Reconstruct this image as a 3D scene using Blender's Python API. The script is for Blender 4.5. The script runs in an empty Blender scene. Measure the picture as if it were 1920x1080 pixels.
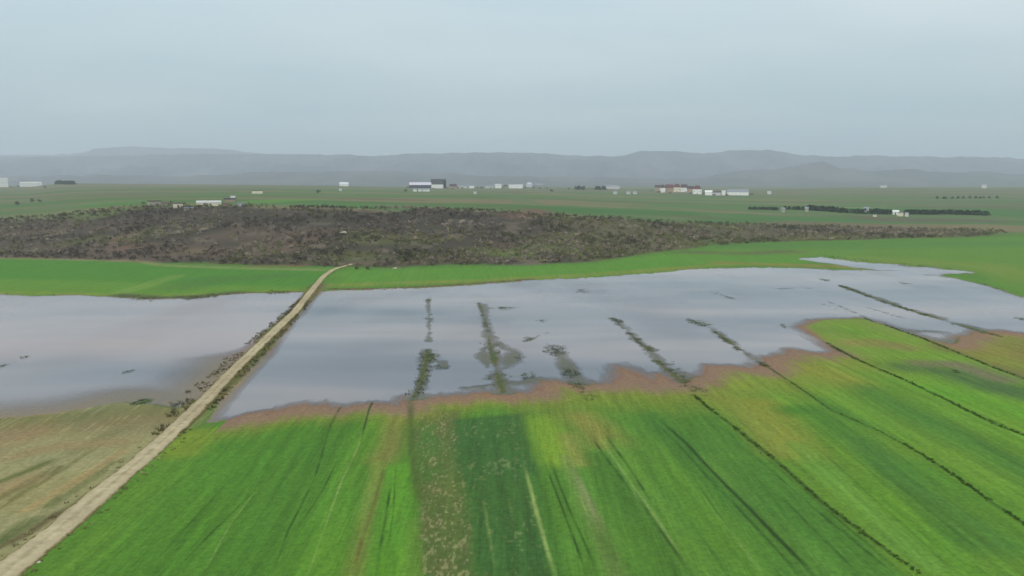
import bpy, math, random
import numpy as np
random.seed(4)
RNG = np.random.default_rng(4)
C = bpy.context.scene
COL = C.collection
R = math.radians

# ---------------------------------------------------------------- camera
F, H, PITCH = 1450.0, 40.0, R(8.0)          # focal length in photo pixels, metres above the field
cam = bpy.data.cameras.new('camera'); cam.sensor_width = 36; cam.lens = F / 1920 * 36
cam.clip_start = 1; cam.clip_end = 60000
co = bpy.data.objects.new('camera', cam); COL.objects.link(co)
co.location = (0, 0, H); co.rotation_euler = (R(90) - PITCH, 0, 0)
C.camera = co

# ---------------------------------------------------------------- exposure, sun, sky
C.view_settings.view_transform = 'Standard'; C.view_settings.look = 'None'
C.view_settings.exposure = 0.0; C.view_settings.gamma = 1; C.view_settings.use_curve_mapping = False
C.render.film_transparent = False
C.render.filter_size = 1.7
C.cycles.use_denoising = True
C.cycles.volume_bounces = 2; C.cycles.max_bounces = 6; C.cycles.transparent_max_bounces = 8
SUN_EL, SUN_AZ = R(46), R(210)
sl = bpy.data.lights.new('sun', 'SUN'); sl.energy = 1.5; sl.angle = R(14); sl.color = (1, .96, .9)
so = bpy.data.objects.new('sun', sl); COL.objects.link(so)
so.rotation_euler = (R(90) - SUN_EL, 0, R(180) - SUN_AZ)
W = bpy.data.worlds.new('World'); C.world = W; W.use_nodes = True
nt = W.node_tree; nt.nodes.clear()
def N(tree, typ, **kw):
    n = tree.nodes.new(typ)
    for k, v in kw.items(): setattr(n, k, v)
    return n
def ramp(tree, stops, interp='LINEAR'):
    n = N(tree, 'ShaderNodeValToRGB'); e = n.color_ramp.elements; n.color_ramp.interpolation = interp
    e[0].position, e[0].color = stops[0][0], (*stops[0][1], 1)
    e[1].position, e[1].color = stops[-1][0], (*stops[-1][1], 1)
    for p, c in stops[1:-1]:
        x = e.new(p); x.color = (*c, 1)
    return n
def g3(v): return (v, v, v)
def math_n(tree, op, a, b=None, clamp=False):
    n = N(tree, 'ShaderNodeMath', operation=op, use_clamp=clamp)
    for i, v in enumerate((a, b)):
        if v is None: continue
        if isinstance(v, (int, float)): n.inputs[i].default_value = v
        else: tree.links.new(v, n.inputs[i])
    return n.outputs[0]
def mix(tree, fac, a, b, blend='MIX'):
    n = N(tree, 'ShaderNodeMix', data_type='RGBA', blend_type=blend)
    for i, v in ((0, fac), (6, a), (7, b)):
        if isinstance(v, (int, float)): n.inputs[i].default_value = v
        elif isinstance(v, (tuple, np.ndarray)): n.inputs[i].default_value = (*[float(x) for x in v], 1)
        else: tree.links.new(v, n.inputs[i])
    return n.outputs[2]
sky = N(nt, 'ShaderNodeTexSky', sky_type='NISHITA'); sky.sun_disc = False
sky.sun_elevation = SUN_EL; sky.sun_rotation = SUN_AZ; sky.dust_density = 3
tc = N(nt, 'ShaderNodeTexCoord'); sx = N(nt, 'ShaderNodeSeparateXYZ'); nt.links.new(tc.outputs['Generated'], sx.inputs[0])
zc = math_n(nt, 'MAXIMUM', sx.outputs[2], 0.0)
grad = ramp(nt, [(0, (.44, .57, .61)), (.10, (.53, .645, .685)), (.20, (.66, .765, .80)), (.42, (.74, .82, .86)), (1, (1.0, 1.0, 1.0))])
nt.links.new(zc, grad.inputs[0])
den = math_n(nt, 'ADD', zc, .12)
cx = math_n(nt, 'DIVIDE', sx.outputs[0], den); cy = math_n(nt, 'DIVIDE', sx.outputs[1], den)
cv = N(nt, 'ShaderNodeCombineXYZ'); nt.links.new(cx, cv.inputs[0]); nt.links.new(cy, cv.inputs[1])
n1 = N(nt, 'ShaderNodeTexNoise'); n1.inputs['Scale'].default_value = .62; n1.inputs['Detail'].default_value = 3; n1.inputs['Roughness'].default_value = .5
mp = N(nt, 'ShaderNodeMapping'); mp.inputs['Location'].default_value = (1.3, .2, 0); mp.inputs['Rotation'].default_value = (0, 0, R(-12)); mp.inputs['Scale'].default_value = (.75, .95, 1)
nt.links.new(cv.outputs[0], mp.inputs[0]); nt.links.new(mp.outputs[0], n1.inputs['Vector'])
cl = ramp(nt, [(.34, (.88, .95, .985)), (.50, (1.0, 1.0, 1.0)), (.64, (1.11, 1.075, 1.055))])
nt.links.new(n1.outputs[0], cl.inputs[0])
over = mix(nt, 1.0, grad.outputs[0], cl.outputs[0], 'MULTIPLY')
over10 = mix(nt, 1.0, over, (10.2, 10.4, 10.5), 'MULTIPLY')
fin = mix(nt, .9, sky.outputs[0], over10)
bg = N(nt, 'ShaderNodeBackground'); bg.inputs['Strength'].default_value = .1
nt.links.new(fin, bg.inputs['Color'])
wo = N(nt, 'ShaderNodeOutputWorld'); nt.links.new(bg.outputs[0], wo.inputs['Surface'])

# ---------------------------------------------------------------- helpers
def lin(c):
    c = np.array(c, float) / 255
    return np.where(c <= .04045, c / 12.92, ((c + .055) / 1.055) ** 2.4)
GAIN = np.array((1.29, 1.36, 1.52))
def P(r, g, b, k=1.0):                        # surface colour of a spot read off the photo
    return lin((r, g, b)) / GAIN * k
def tag(o, label=None, cat=None, group=None, kind=None):
    for k, v in (('label', label), ('category', cat), ('group', group), ('kind', kind)):
        if v: o[k] = v
    return o
def link(name, me, mat=None, parent=None, loc=None, rz=0):
    o = bpy.data.objects.new(name, me); COL.objects.link(o)
    if mat is not None and me is not None: me.materials.append(mat)
    if parent is not None: o.parent = parent
    if loc is not None: o.location = loc
    if rz: o.rotation_euler = (0, 0, rz)
    return o
def mesh_np(name, v, f, smooth=True):
    """v (n,3), f (m,k) numpy"""
    me = bpy.data.meshes.new(name); k = f.shape[1]
    me.vertices.add(len(v)); me.vertices.foreach_set('co', np.ascontiguousarray(v, np.float32).ravel())
    me.loops.add(f.size); me.loops.foreach_set('vertex_index', np.ascontiguousarray(f, np.int32).ravel())
    me.polygons.add(len(f)); me.polygons.foreach_set('loop_start', np.arange(0, f.size, k, dtype=np.int32))
    me.polygons.foreach_set('use_smooth', np.full(len(f), smooth))
    me.update(calc_edges=True); me.validate()
    return me
def set_col(me, name, c):
    a = me.color_attributes.new(name, 'FLOAT_COLOR', 'POINT')
    a.data.foreach_set('color', np.concatenate([c, np.ones((len(c), 1))], 1).astype(np.float32).ravel())
def set_f(me, name, c):
    a = me.attributes.new(name, 'FLOAT', 'POINT'); a.data.foreach_set('value', np.asarray(c, np.float32))
def _h(i, j, s):
    h = (i.astype(np.int64) * 374761393 + j.astype(np.int64) * 668265263 + s * 982451653) & 0xffffffff
    h = ((h ^ (h >> 13)) * 1274126177) & 0xffffffff
    return ((h ^ (h >> 16)) & 0xffff) / 32767.5 - 1
def vn(x, y, s=0):
    i, j = np.floor(x), np.floor(y); a, b = x - i, y - j
    a, b = a * a * (3 - 2 * a), b * b * (3 - 2 * b)
    return (_h(i, j, s) * (1 - a) + _h(i + 1, j, s) * a) * (1 - b) + (_h(i, j + 1, s) * (1 - a) + _h(i + 1, j + 1, s) * a) * b
def fbm(x, y, s=0, o=4):
    r, w, t = 0, 1, 0
    for k in range(o):
        r = r + w * vn(x * 2 ** k + 17.3 * k, y * 2 ** k - 9.1 * k, s + k); t += w; w *= .55
    return r / t
def ss(a, b, x):
    t = np.clip((x - a) / (b - a), 0, 1); return t * t * (3 - 2 * t)

# ---------------------------------------------------------------- lie of the land
cp, sp = math.cos(PITCH), math.sin(PITCH)
def ray(px, py):
    a, b = np.asarray(px, float) - 960, 540 - np.asarray(py, float)
    return a, F * cp + b * sp, -F * sp + b * cp
def curve(pts):                               # pixel outline -> (bearing u, slope of the sight line)
    px, py = np.array(pts, float).T; dx, dy, dz = ray(px, py); return dx / dy, dz / dy
uf, mf = curve([(-300, 484), (0, 485), (150, 488), (300, 493), (480, 499), (700, 503), (850, 500), (1000, 497), (1100, 492), (1180, 482), (1250, 472), (1330, 462), (1450, 455), (1650, 449), (1850, 444), (1920, 442), (2300, 440)])
FOOT_Y = H / -mf
ut, mt = curve([(-300, 420), (0, 414), (100, 406), (200, 394), (300, 388), (480, 388), (700, 392), (850, 394), (960, 396), (1100, 410), (1250, 416), (1450, 424), (1650, 430), (1850, 432), (1920, 433), (2300, 433)])
uc, mc = curve([(-300, 348), (0, 350), (60, 350), (110, 345), (150, 344), (300, 346), (480, 347), (640, 349), (760, 352), (960, 353), (1100, 354), (1230, 356), (1440, 356), (1650, 353), (1920, 353), (2300, 353)])
CREST = 2000.0
def foot(u): return np.interp(u, uf, FOOT_Y)
def top(u): return foot(u) + np.interp(u, [-.7, -.45, 0, .1, .3, .6], [190, 190, 185, 160, 120, 100])
def zland(u, Y):
    u, Y = np.broadcast_arrays(np.asarray(u, float), np.asarray(Y, float))
    y0, y1 = foot(u), top(u)
    z1 = H + np.interp(u, ut, mt) * y1
    z2 = H + np.interp(u, uc, mc) * CREST
    t = np.clip((Y - y0) / (y1 - y0), 0, 1)
    s = .45 * t + .55 * t * t * (3 - 2 * t)
    z = z1 * s
    t2 = np.clip((Y - y1) / (CREST - y1), 0, 1)
    z = np.where(Y > y1, z1 + (z2 - z1) * t2, z)
    z = z * (1 - ss(CREST, 3600, Y))
    X = u * Y
    amp = ss(0, 40, Y - y0) * (1 - ss(3000, 4000, Y))
    return z + amp * (.9 * fbm(X / 55, Y / 55, 5, 4) + .5 * fbm(X / 14, Y / 14, 9, 3) * (t < 1))
YS = np.concatenate([np.linspace(40, 1000, 1600), np.linspace(1002, 5000, 900)])
def at(px, py):                               # where the sight line through a spot of the photo meets the land
    dx, dy, dz = ray(px, py); u, m = float(dx / dy), float(dz / dy)
    d = H + m * YS - zland(u, YS)
    k = np.argmax(d < 0)
    if d[k] >= 0: k = int(np.argmin(d)); Y = YS[k]
    else:
        a, b = d[k - 1], d[k]; Y = YS[k - 1] + (YS[k] - YS[k - 1]) * a / (a - b)
    return np.array((u * Y, Y, float(zland(u, Y))))
def at2(pts): return np.array([at(*p)[:2] for p in pts])

# ground sheet: a fan of quads, fine near the viewpoint and coarse far away
us = np.concatenate([np.linspace(-1.7, -.8, 40)[:-1], np.linspace(-.8, .8, 1000), np.linspace(.8, 1.7, 40)[1:]])
Yn = 1 / np.linspace(1 / 52, 1 / 460, 560)    # even steps of sight angle
Yn = np.where(True, Yn, Yn)
Ym = np.geomspace(460, 2300, 300)[1:]; Yf = np.geomspace(2300, 24000, 60)[1:]
Yr = np.concatenate([Yn, Ym, Yf])
U, YY = np.meshgrid(us, Yr)
nr, nc = U.shape
U = U.ravel(); Y = YY.ravel(); X = U * Y
S = X + .085 * Y                              # distance across the crop rows
T = Y - .085 * X                              # distance along them
land = zland(U, Y)
near = Y < 600
nA = np.zeros_like(X); nB = nA.copy(); nC = nA.copy(); nD = nA.copy()
nA[near] = fbm(S[near] / 2.2, T[near] / 26, 21, 4)      # streaks along the rows
nB[near] = fbm(X[near] / 9, Y[near] / 9, 22, 4)
nD[near] = fbm(X[near] / 1.6, Y[near] / 1.6, 24, 3)
nC = fbm(X / 45, Y / 45, 23, 4)
nE = nA * 0; nE[near] = fbm(S[near] / .9, T[near] / 9, 29, 3)

def seg_dist(x, y, pts, closed):
    d = np.full(x.shape, 1e18); ins = np.zeros(x.shape, bool)
    n = len(pts)
    for i in range(n if closed else n - 1):
        ax, ay = pts[i]; bx, by = pts[(i + 1) % n]
        ex, ey = bx - ax, by - ay; L = ex * ex + ey * ey + 1e-12
        t = np.clip(((x - ax) * ex + (y - ay) * ey) / L, 0, 1)
        d = np.minimum(d, (x - ax - t * ex) ** 2 + (y - ay - t * ey) ** 2)
        if closed:
            c = (ay > y) != (by > y)
            ins ^= c & (x < (bx - ax) * (y - ay) / (by - ay + 1e-12) + ax)
    return np.sqrt(d), ins
def sdf(x, y, pts):
    d, i = seg_dist(x, y, pts, True); return np.where(i, -d, d)
def box_idx(pts, m):
    a, b = pts.min(0) - m, pts.max(0) + m
    return np.nonzero((X > a[0]) & (X < b[0]) & (Y > a[1]) & (Y < b[1]))[0]

# ---------------------------------------------------------------- flood outlines
pool_l = at2([(-300, 552), (0, 552), (60, 555), (150, 553), (230, 558), (300, 561), (360, 559), (420, 553), (460, 550), (520, 549), (572, 548),
              (545, 580), (505, 620), (470, 655), (430, 690), (398, 722), (372, 748), (335, 765), (290, 756), (250, 752), (200, 757), (150, 768), (80, 778), (0, 786), (-300, 800)])
pool_r = at2([(598, 547), (568, 584), (527, 632), (474, 688), (437, 724), (412, 754), (388, 792), (420, 790), (470, 775), (520, 767), (580, 758), (640, 763), (700, 758), (752, 762),
              (766, 747), (800, 747), (860, 742), (900, 737), (960, 737), (1000, 733), (1012, 712), (1040, 716), (1100, 722), (1148, 718), (1155, 684), (1190, 700), (1226, 720), (1236, 702),
              (1270, 718), (1320, 700), (1330, 687), (1380, 688), (1412, 692), (1432, 672), (1462, 666), (1480, 655), (1530, 663), (1566, 660), (1540, 638), (1502, 613), (1520, 601), (1560, 597),
              (1620, 597), (1665, 612), (1740, 634), (1785, 644), (1795, 630), (1835, 622), (1870, 620), (1920, 626), (2100, 650), (2250, 640),
              (2100, 592), (1960, 566), (1920, 557), (1850, 535), (1790, 521), (1762, 517), (1780, 514), (1828, 511), (1800, 507), (1765, 505), (1750, 501), (1700, 499), (1690, 496), (1640, 494), (1600, 490), (1570, 486), (1540, 482), (1492, 485),
              (1540, 492), (1590, 500), (1640, 506), (1560, 506), (1490, 502), (1400, 502), (1300, 505), (1220, 512), (1120, 520), (1000, 525), (900, 533), (800, 539), (700, 543), (640, 544)])
sd = np.full(X.shape, 60.0)
for pl in (pool_l, pool_r):
    k = box_idx(pl, 40)
    sd[k] = np.minimum(sd[k], sdf(X[k], Y[k], pl))
k = near
rag = (1.5 * nA * np.clip(Y / 150, .4, 2.0) + .7 * nD + 1.1 * nE) * np.where(S < -31, .45, 1)
sd_n = sd + np.where(near, rag, 0)
flood = ss(45, 0, sd)
Z = land.copy()
gent = ss(-34, -44, S) * ss(200, 170, Y)                  # the left pool shelves gently into the stubble
Z += np.where(near, np.clip(sd_n * (np.where((S < -31) | (Y > 240), .13, .06) * (1 - gent) + .013 * gent), -.32, .22) * (Y < foot(U)), 0)
Z += np.where(near & (sd > -1), .03 * nB, 0)
shoal = np.zeros_like(X)                        # drowned crop just under the surface
for pts, w in [([(800, 655), (796, 690), (782, 750)], 1.5), ([(806, 668), (840, 690)], 1.2), ([(905, 570), (918, 634), (930, 690), (945, 738)], 1.9), ([(920, 640), (965, 660), (950, 690)], 2.2), ([(905, 655), (915, 690)], 1.6), ([(1040, 656), (1075, 700), (1100, 745)], 2.6),
               ([(1150, 597), (1215, 655), (1262, 702)], 1.5), ([(1290, 598), (1340, 618), (1412, 672)], 1.7), ([(1580, 537), (1740, 590), (1920, 642)], 1.8), ([(900, 578), (970, 577)], 1.4), ([(960, 720), (1010, 712)], 1.6), ([(985, 640), (1030, 622)], 1.2),
               ([(870, 728), (960, 716)], 1.2), ([(803, 560), (806, 640)], .8), ([(1640, 507), (1705, 508)], 2.2), ([(1724, 515), (1748, 516)], 2.2), ([(1690, 499), (1735, 500)], 2), ([(1555, 566), (1625, 596)], 1.0), ([(1330, 545), (1378, 561)], 1.2), ([(1620, 575), (1700, 598)], .8), ([(1690, 620), (1760, 622)], 2.0), ([(1250, 690), (1310, 722)], 2.2), ([(1860, 632), (1960, 660)], 4), ([(1760, 640), (1860, 640)], 4), ([(1455, 541), (1520, 541)], 1.6), ([(240, 740), (330, 756)], 4)]:
    p_ = at2(pts); k_ = box_idx(p_, w * 3); d_, _ = seg_dist(X[k_], Y[k_], p_, False)
    shoal[k_] = np.maximum(shoal[k_], ss(w * 1.9, -w * .1, d_ + 1.5 * nB[k_] + 1.3 * nD[k_] + .5 * w * nA[k_]))
Z = np.where((sd < 0) & near, Z * (1 - shoal) + shoal * (-.045 + .05 * nD), Z)

crest = np.zeros_like(X)
for pts, w in [([(1575, 535), (1640, 560), (1720, 586), (1800, 610), (1880, 633), (1990, 662)], 1.0), ([(1335, 618), (1372, 645), (1412, 672)], .6), ([(1228, 676), (1262, 702), (1300, 735)], .7), ([(898, 568), (912, 612)], .5), ([(916, 636), (930, 690), (943, 735)], .6), ([(804, 655), (796, 690), (776, 750)], .6), ([(1160, 608), (1215, 655)], .4)]:
    p_ = at2(pts); k_ = box_idx(p_, w * 3); d_, _ = seg_dist(X[k_], Y[k_], p_, False)
    crest[k_] = np.maximum(crest[k_], ss(w * 1.5, w * .2, d_ + .9 * nB[k_] + .5 * nD[k_]))
Z = np.where(near & (sd < 1), Z * (1 - crest) + crest * (.02 + .06 * nD), Z)
# ---------------------------------------------------------------- what grows where
A = np.zeros((len(X), 3)); crop = np.zeros(len(X))
def lay(k, m, col):
    m = np.clip(m, 0, 1)[:, None]
    A[k] = A[k] * (1 - m) + np.asarray(col) * m
def field(pts, col, soft=2.0, jit=.0, a=1.0, ground=True, crops=None):
    p = at2(pts); k = box_idx(p, soft * 3 + jit * 2)
    if not len(k): return
    d = sdf(X[k], Y[k], p) + jit * nB[k]
    m = ss(soft, -soft, d) * a
    lay(k, m, col)
    if crops is not None: crop[k] = crop[k] * (1 - m) + crops * m
def streak(pts, w, col, a=1.0, soft=None, brk=0.0, seed=1, jit=0.0):
    p = at2(pts); soft = w if soft is None else soft
    k = box_idx(p, w + soft * 2)
    if not len(k): return
    d, _ = seg_dist(X[k], Y[k], p, False)
    d = d + jit * nA[k]
    m = ss(w + soft, max(w - soft, 0), d) * a
    if brk: m = m * (.45 + .55 * ss(-.3, .3, fbm(X[k] / brk / 2, Y[k] / brk / 2, seed, 2)))
    if w < .55:
        for e in (p[0], p[-1]): m = m * (.15 + .85 * ss(0, 7, np.hypot(X[k] - e[0], Y[k] - e[1])))
    if w > .8: m = m * np.clip(1 + .7 * nA[k], 0, 1.3)
    lay(k, m, col)
# everything is plain crop first
A[:] = P(88, 136, 48); crop[:] = 1
f0, t0 = foot(U), top(U)
# the plateau beyond the scrub: a patchwork running across the view
k = np.nonzero(Y > t0 - 40)[0]
pv = fbm(X[k] / 420, Y[k] / 75, 40, 4); pw = fbm(X[k] / 160, Y[k] / 40, 50, 4); pq = fbm(X[k] / 800, Y[k] / 200, 60, 3)
base = P(100, 120, 78) * np.ones((len(k), 1))
def blend(b, m, c): return b * (1 - m[:, None]) + np.asarray(c) * m[:, None]
base = blend(base, ss(.05, .25, pv), P(80, 116, 60)); base = blend(base, ss(-.05, -.3, pv), P(126, 120, 90))
base = blend(base, ss(.18, .35, pw) * .6, P(108, 98, 78)); base = blend(base, ss(-.2, -.36, pw) * .7, P(74, 124, 54))
base = blend(base, ss(1250, 1600, Y[k]) * (.5 + .4 * np.clip(pq * 2, -1, 1)), P(112, 116, 92))
base = blend(base, ss(3000, 4500, Y[k]), P(78, 92, 60)); crop[k] = .15
A[k] = base
# the scrub slope
lm = np.nonzero((Y > f0 - 25) & (Y < t0 + 60))[0]
hb = fbm(X[lm] / 30, Y[lm] / 30, 70, 4); hc = fbm(X[lm] / 11, Y[lm] / 11, 80, 3); hd = fbm(X[lm] / 70, Y[lm] / 50, 90, 3)
sc = P(76, 71, 61) * np.ones((len(lm), 1))
right = ss(.0, .16, U[lm])
sc = blend(sc, ss(.0, .3, hb), P(70, 68, 58)); sc = blend(sc, ss(.1, .4, hd) * .8, P(102, 88, 78)); sc = blend(sc, ss(-.05, -.3, hd), P(92, 96, 62))
sc = blend(sc, ss(.2, .45, hc) * .8, P(120, 112, 100)); sc = blend(sc, right * .55, P(98, 100, 66))
edge = 9 * hb + 5 * hc
m = ss(-6, 6, Y[lm] - f0[lm] + edge) * ss(14, -14, Y[lm] - t0[lm] + 2.5 * edge) * (1 - .75 * ss(.58, .66, U[lm]))
tb = ss(.35, .8, (Y[lm] - f0[lm]) / (t0[lm] - f0[lm])) * (1 - ss(-.02, .05, U[lm])); sc = blend(sc, tb * .6, P(70, 65, 58))
A[lm] = A[lm] * (1 - m[:, None]) + sc * m[:, None]; crop[lm] *= 1 - m
hillmask = np.zeros(len(X)); hillmask[lm] = m
for pts, w, c, a in [([(235, 462), (225, 445), (250, 432)], 7, P(112, 92, 82), .7), ([(530, 470), (560, 448), (590, 435)], 9, P(116, 100, 88), .7), ([(215, 470), (260, 462)], 6, P(118, 98, 88), .6),
                     ([(965, 405), (1000, 400), (1010, 392)], 10, P(116, 88, 76), .8), ([(360, 470), (460, 478)], 5, P(120, 112, 84), .6), ([(700, 440), (780, 452)], 12, P(92, 94, 62), .7),
                     ([(960, 475), (1010, 465), (1080, 470)], 9, P(98, 122, 58), .7), ([(1000, 450), (1100, 445)], 10, P(96, 100, 62), .6), ([(890, 470), (980, 478)], 8, P(104, 122, 62), .6),
                     ([(1380, 452), (1460, 448)], 7, P(82, 102, 58), .8), ([(650, 495), (860, 490)], 5, P(120, 108, 88), .7), ([(480, 500), (560, 498)], 4, P(130, 100, 84), .6), ([(20, 450), (140, 470)], 8, P(104, 92, 82), .6)]:
    streak(pts, w, c, a, soft=w * .9, jit=2)
# plateau fields
for pts, w, c, a in [([(160, 384), (260, 378)], 22, P(84, 134, 62), .8), ([(120, 372), (400, 372)], 12, P(112, 116, 74), .7), ([(490, 378), (600, 374)], 18, P(96, 146, 54), .8), ([(600, 380), (740, 392)], 14, P(78, 124, 66), .7),
                     ([(1060, 392), (1250, 398)], 40, P(68, 116, 54), .85), ([(1250, 385), (1500, 392)], 30, P(84, 124, 66), .8), ([(1150, 375), (1360, 370)], 30, P(84, 124, 66), .6), ([(1500, 412), (1640, 416)], 22, P(72, 122, 62), .9),
                     ([(1650, 412), (1840, 414)], 26, P(100, 98, 82), .85), ([(1870, 396), (1990, 410)], 40, P(68, 118, 56), .9), ([(1750, 371), (1870, 371)], 14, P(62, 100, 48), .9), ([(1340, 416), (1440, 410)], 22, P(70, 118, 56), .8),
                     ([(1490, 391), (1660, 388)], 5, P(150, 152, 120), .7), ([(960, 368), (1000, 385)], 15, P(96, 120, 78), .6), ([(60, 405), (200, 398)], 20, P(104, 124, 72), .7), ([(0, 395), (130, 390)], 16, P(98, 118, 66), .7), ([(820, 378), (880, 380)], 14, P(112, 128, 56), .6)]:
    streak(pts, w, c, a, soft=w * .5, jit=3)
# strip between flood and slope
field([(-300, 484), (0, 485), (150, 489), (300, 496), (470, 503), (610, 508), (600, 535), (575, 548), (300, 560), (-300, 553)], P(80, 138, 46), 3, 2, crops=.6)
field([(-300, 520), (0, 524), (160, 527), (330, 535), (470, 536), (575, 540), (570, 550), (300, 563), (-300, 556)], P(104, 148, 50), 6, 2, .8)
streak([(230, 548), (300, 528), (330, 518)], 3.5, P(120, 158, 70), .7, soft=3)
streak([(340, 540), (400, 525), (520, 518)], 9, P(78, 124, 52), .7, soft=8)
streak([(-200, 482), (60, 485), (270, 491), (300, 498), (420, 503), (600, 507)], 3, P(150, 150, 104), .6, soft=3, jit=1.5)
streak([(0, 549), (120, 551), (300, 556), (560, 546)], 2.5, P(130, 150, 62), .7, soft=2)
field([(640, 508), (860, 503), (1000, 500), (1120, 495), (1190, 484), (1300, 474), (1480, 470), (1530, 492), (1300, 504), (1120, 519), (900, 532), (620, 541)], P(92, 146, 48), 3, 2, crops=.6)
streak([(620, 536), (740, 532), (900, 527), (1100, 516), (1300, 502)], 4, P(134, 144, 66), .75, soft=4, jit=1)
streak([(620, 542), (720, 542), (860, 534), (1000, 524)], 1.5, P(112, 86, 66), .9, soft=1.2, jit=1)
field([(1300, 470), (1500, 462), (1920, 446), (2300, 440), (2300, 600), (1960, 562), (1850, 531), (1835, 510), (1700, 493), (1560, 480), (1480, 480)], P(98, 142, 52), 4, 2, crops=.6)
streak([(1400, 462), (1560, 462), (1750, 458), (1960, 456)], 22, P(82, 130, 56), .7, soft=18, jit=3)
streak([(1640, 488), (1850, 500), (1990, 530)], 14, P(124, 146, 62), .7, soft=13, jit=2)
streak([(1350, 493), (1450, 497), (1560, 500), (1620, 503)], 5, P(138, 130, 66), .9, soft=4)
streak([(1250, 505), (1350, 497), (1480, 496)], 3, P(132, 142, 60), .8, soft=2)
streak([(225, 555), (300, 560), (370, 557), (440, 550)], 4, P(78, 88, 58), .9, soft=3.5, jit=2)
streak([(440, 550), (560, 547)], 1.2, P(86, 84, 62), .7, soft=1.2, jit=1)
streak([(1300, 474), (1400, 476), (1480, 472)], 9, P(98, 104, 66), .8, soft=8, jit=4)
hk = np.nonzero(hillmask > 0)[0]; A[hk] *= (1 - .02 * hillmask[hk])[:, None]
# --- the near strips
field([(395, 735), (320, 820), (187, 933), (97, 1013), (20, 1070), (-120, 1200), (-700, 1200), (-700, 770), (0, 770), (330, 745)], P(154, 154, 112), 1.2, .6, crops=.35)
for pts, w, c, a in [([(-100, 800), (120, 785), (340, 762)], 7, P(118, 122, 80), .8), ([(-30, 835), (40, 815)], 5, P(150, 128, 98), .6), ([(200, 800), (330, 790)], 5, P(134, 124, 92), .6),
                     ([(-20, 915), (95, 868)], .9, P(104, 112, 64), .8), ([(-10, 940), (110, 880)], .8, P(98, 104, 60), .8), ([(90, 950), (215, 868)], 1.1, P(104, 114, 66), .8), ([(0, 1020), (60, 980)], 1.2, P(100, 112, 66), .8),
                     ([(100, 975), (240, 880)], .6, P(98, 100, 58), .7), ([(-60, 1060), (60, 1000), (110, 965)], .6, P(104, 92, 64), .8), ([(50, 960), (230, 850)], .8, P(170, 152, 108), .7), ([(140, 850), (240, 800)], 1.5, P(134, 132, 92), .8),
                     ([(-40, 870), (110, 840), (230, 830)], 2.2, P(156, 140, 102), .7), ([(-100, 960), (60, 900)], 2, P(160, 142, 104), .6), ([(-60, 990), (90, 900), (200, 830)], .5, P(110, 112, 66), .7)]:
    streak(pts, w, c, a, soft=w * .8, jit=.4)
kk = np.nonzero((Y < 145) & (S < -38))[0]       # bleached straw lying about in the stubble
lay(kk, ss(.2, .55, fbm(S[kk] / .6, T[kk] / 6, 111, 3)) * .4 * (crop[kk] < .9), P(180, 172, 130))
streak([(398, 746), (430, 712), (470, 672), (512, 632), (548, 596), (575, 560), (598, 535)], 3.2, P(112, 104, 70), .9, soft=2.2, jit=.5)
# crop strips right of the track
field([(430, 800), (775, 790), (790, 960), (805, 1200), (-60, 1200), (140, 1010)], P(86, 138, 46), 1.0, 0)
streak([(360, 830), (300, 900), (180, 1010), (60, 1120)], 2.5, P(98, 144, 50), .8, soft=2.5)
streak([(640, 800), (560, 900), (450, 1080)], 3.5, P(74, 124, 44), .65, soft=3.5)
streak([(700, 800), (660, 880), (600, 1080)], 1.6, P(96, 148, 48), .7, soft=1.5)
streak([(560, 800), (420, 940), (260, 1100)], 2, P(78, 130, 42), .6, soft=2)
streak([(370, 815), (345, 850)], 2.6, P(126, 150, 52), .9, soft=2.5)
streak([(745, 790), (735, 840), (715, 865)], 2.2, P(124, 132, 68), .8, soft=2, jit=.6)
streak([(712, 870), (690, 960), (660, 1090)], 1.0, P(120, 142, 66), .7, soft=.9)
streak([(755, 880), (745, 960), (735, 1100)], 1.6, P(100, 160, 50), .8, soft=1.4)
streak([(790, 980), (780, 1100)], 1.3, P(112, 150, 62), .8, soft=1.2)
field([(776, 770), (862, 770), (905, 1200), (808, 1200), (790, 960)], P(92, 114, 58), .6, .5, crops=.6)
field([(846, 790), (985, 775), (1012, 880), (1064, 1200), (900, 1200), (868, 950)], P(68, 110, 52), 1.2, .8)
streak([(800, 800), (800, 900)], 1.6, P(78, 122, 50), .8, soft=1.5)
field([(985, 785), (1190, 775), (1230, 800), (1300, 880), (1540, 1200), (1064, 1200), (1012, 880)], P(90, 140, 52), 1.0, .6)
field([(1195, 778), (1290, 775), (1340, 780), (1715, 1090), (1830, 1200), (1540, 1200), (1300, 880)], P(84, 134, 50), 1.2, .6)
field([(1310, 750), (1420, 690), (1560, 775), (1720, 850), (1920, 985), (2200, 1150), (2200, 1200), (1830, 1200), (1540, 945)], P(104, 148, 50), 1.0, .6)
field([(1430, 685), (1560, 665), (1700, 715), (1920, 818), (2300, 960), (2300, 1120), (1920, 985), (1640, 800)], P(106, 152, 50), 1.0, .6)
field([(1505, 612), (1560, 598), (1640, 602), (1800, 665), (1920, 712), (2300, 840), (2300, 960), (1920, 818), (1700, 715), (1545, 640)], P(112, 158, 50), 1.0, .5)
field([(1650, 605), (1830, 620), (1930, 630), (2300, 700), (2300, 850), (1920, 712), (1800, 665)], P(126, 122, 72), 1.2, 1.0)
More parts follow.
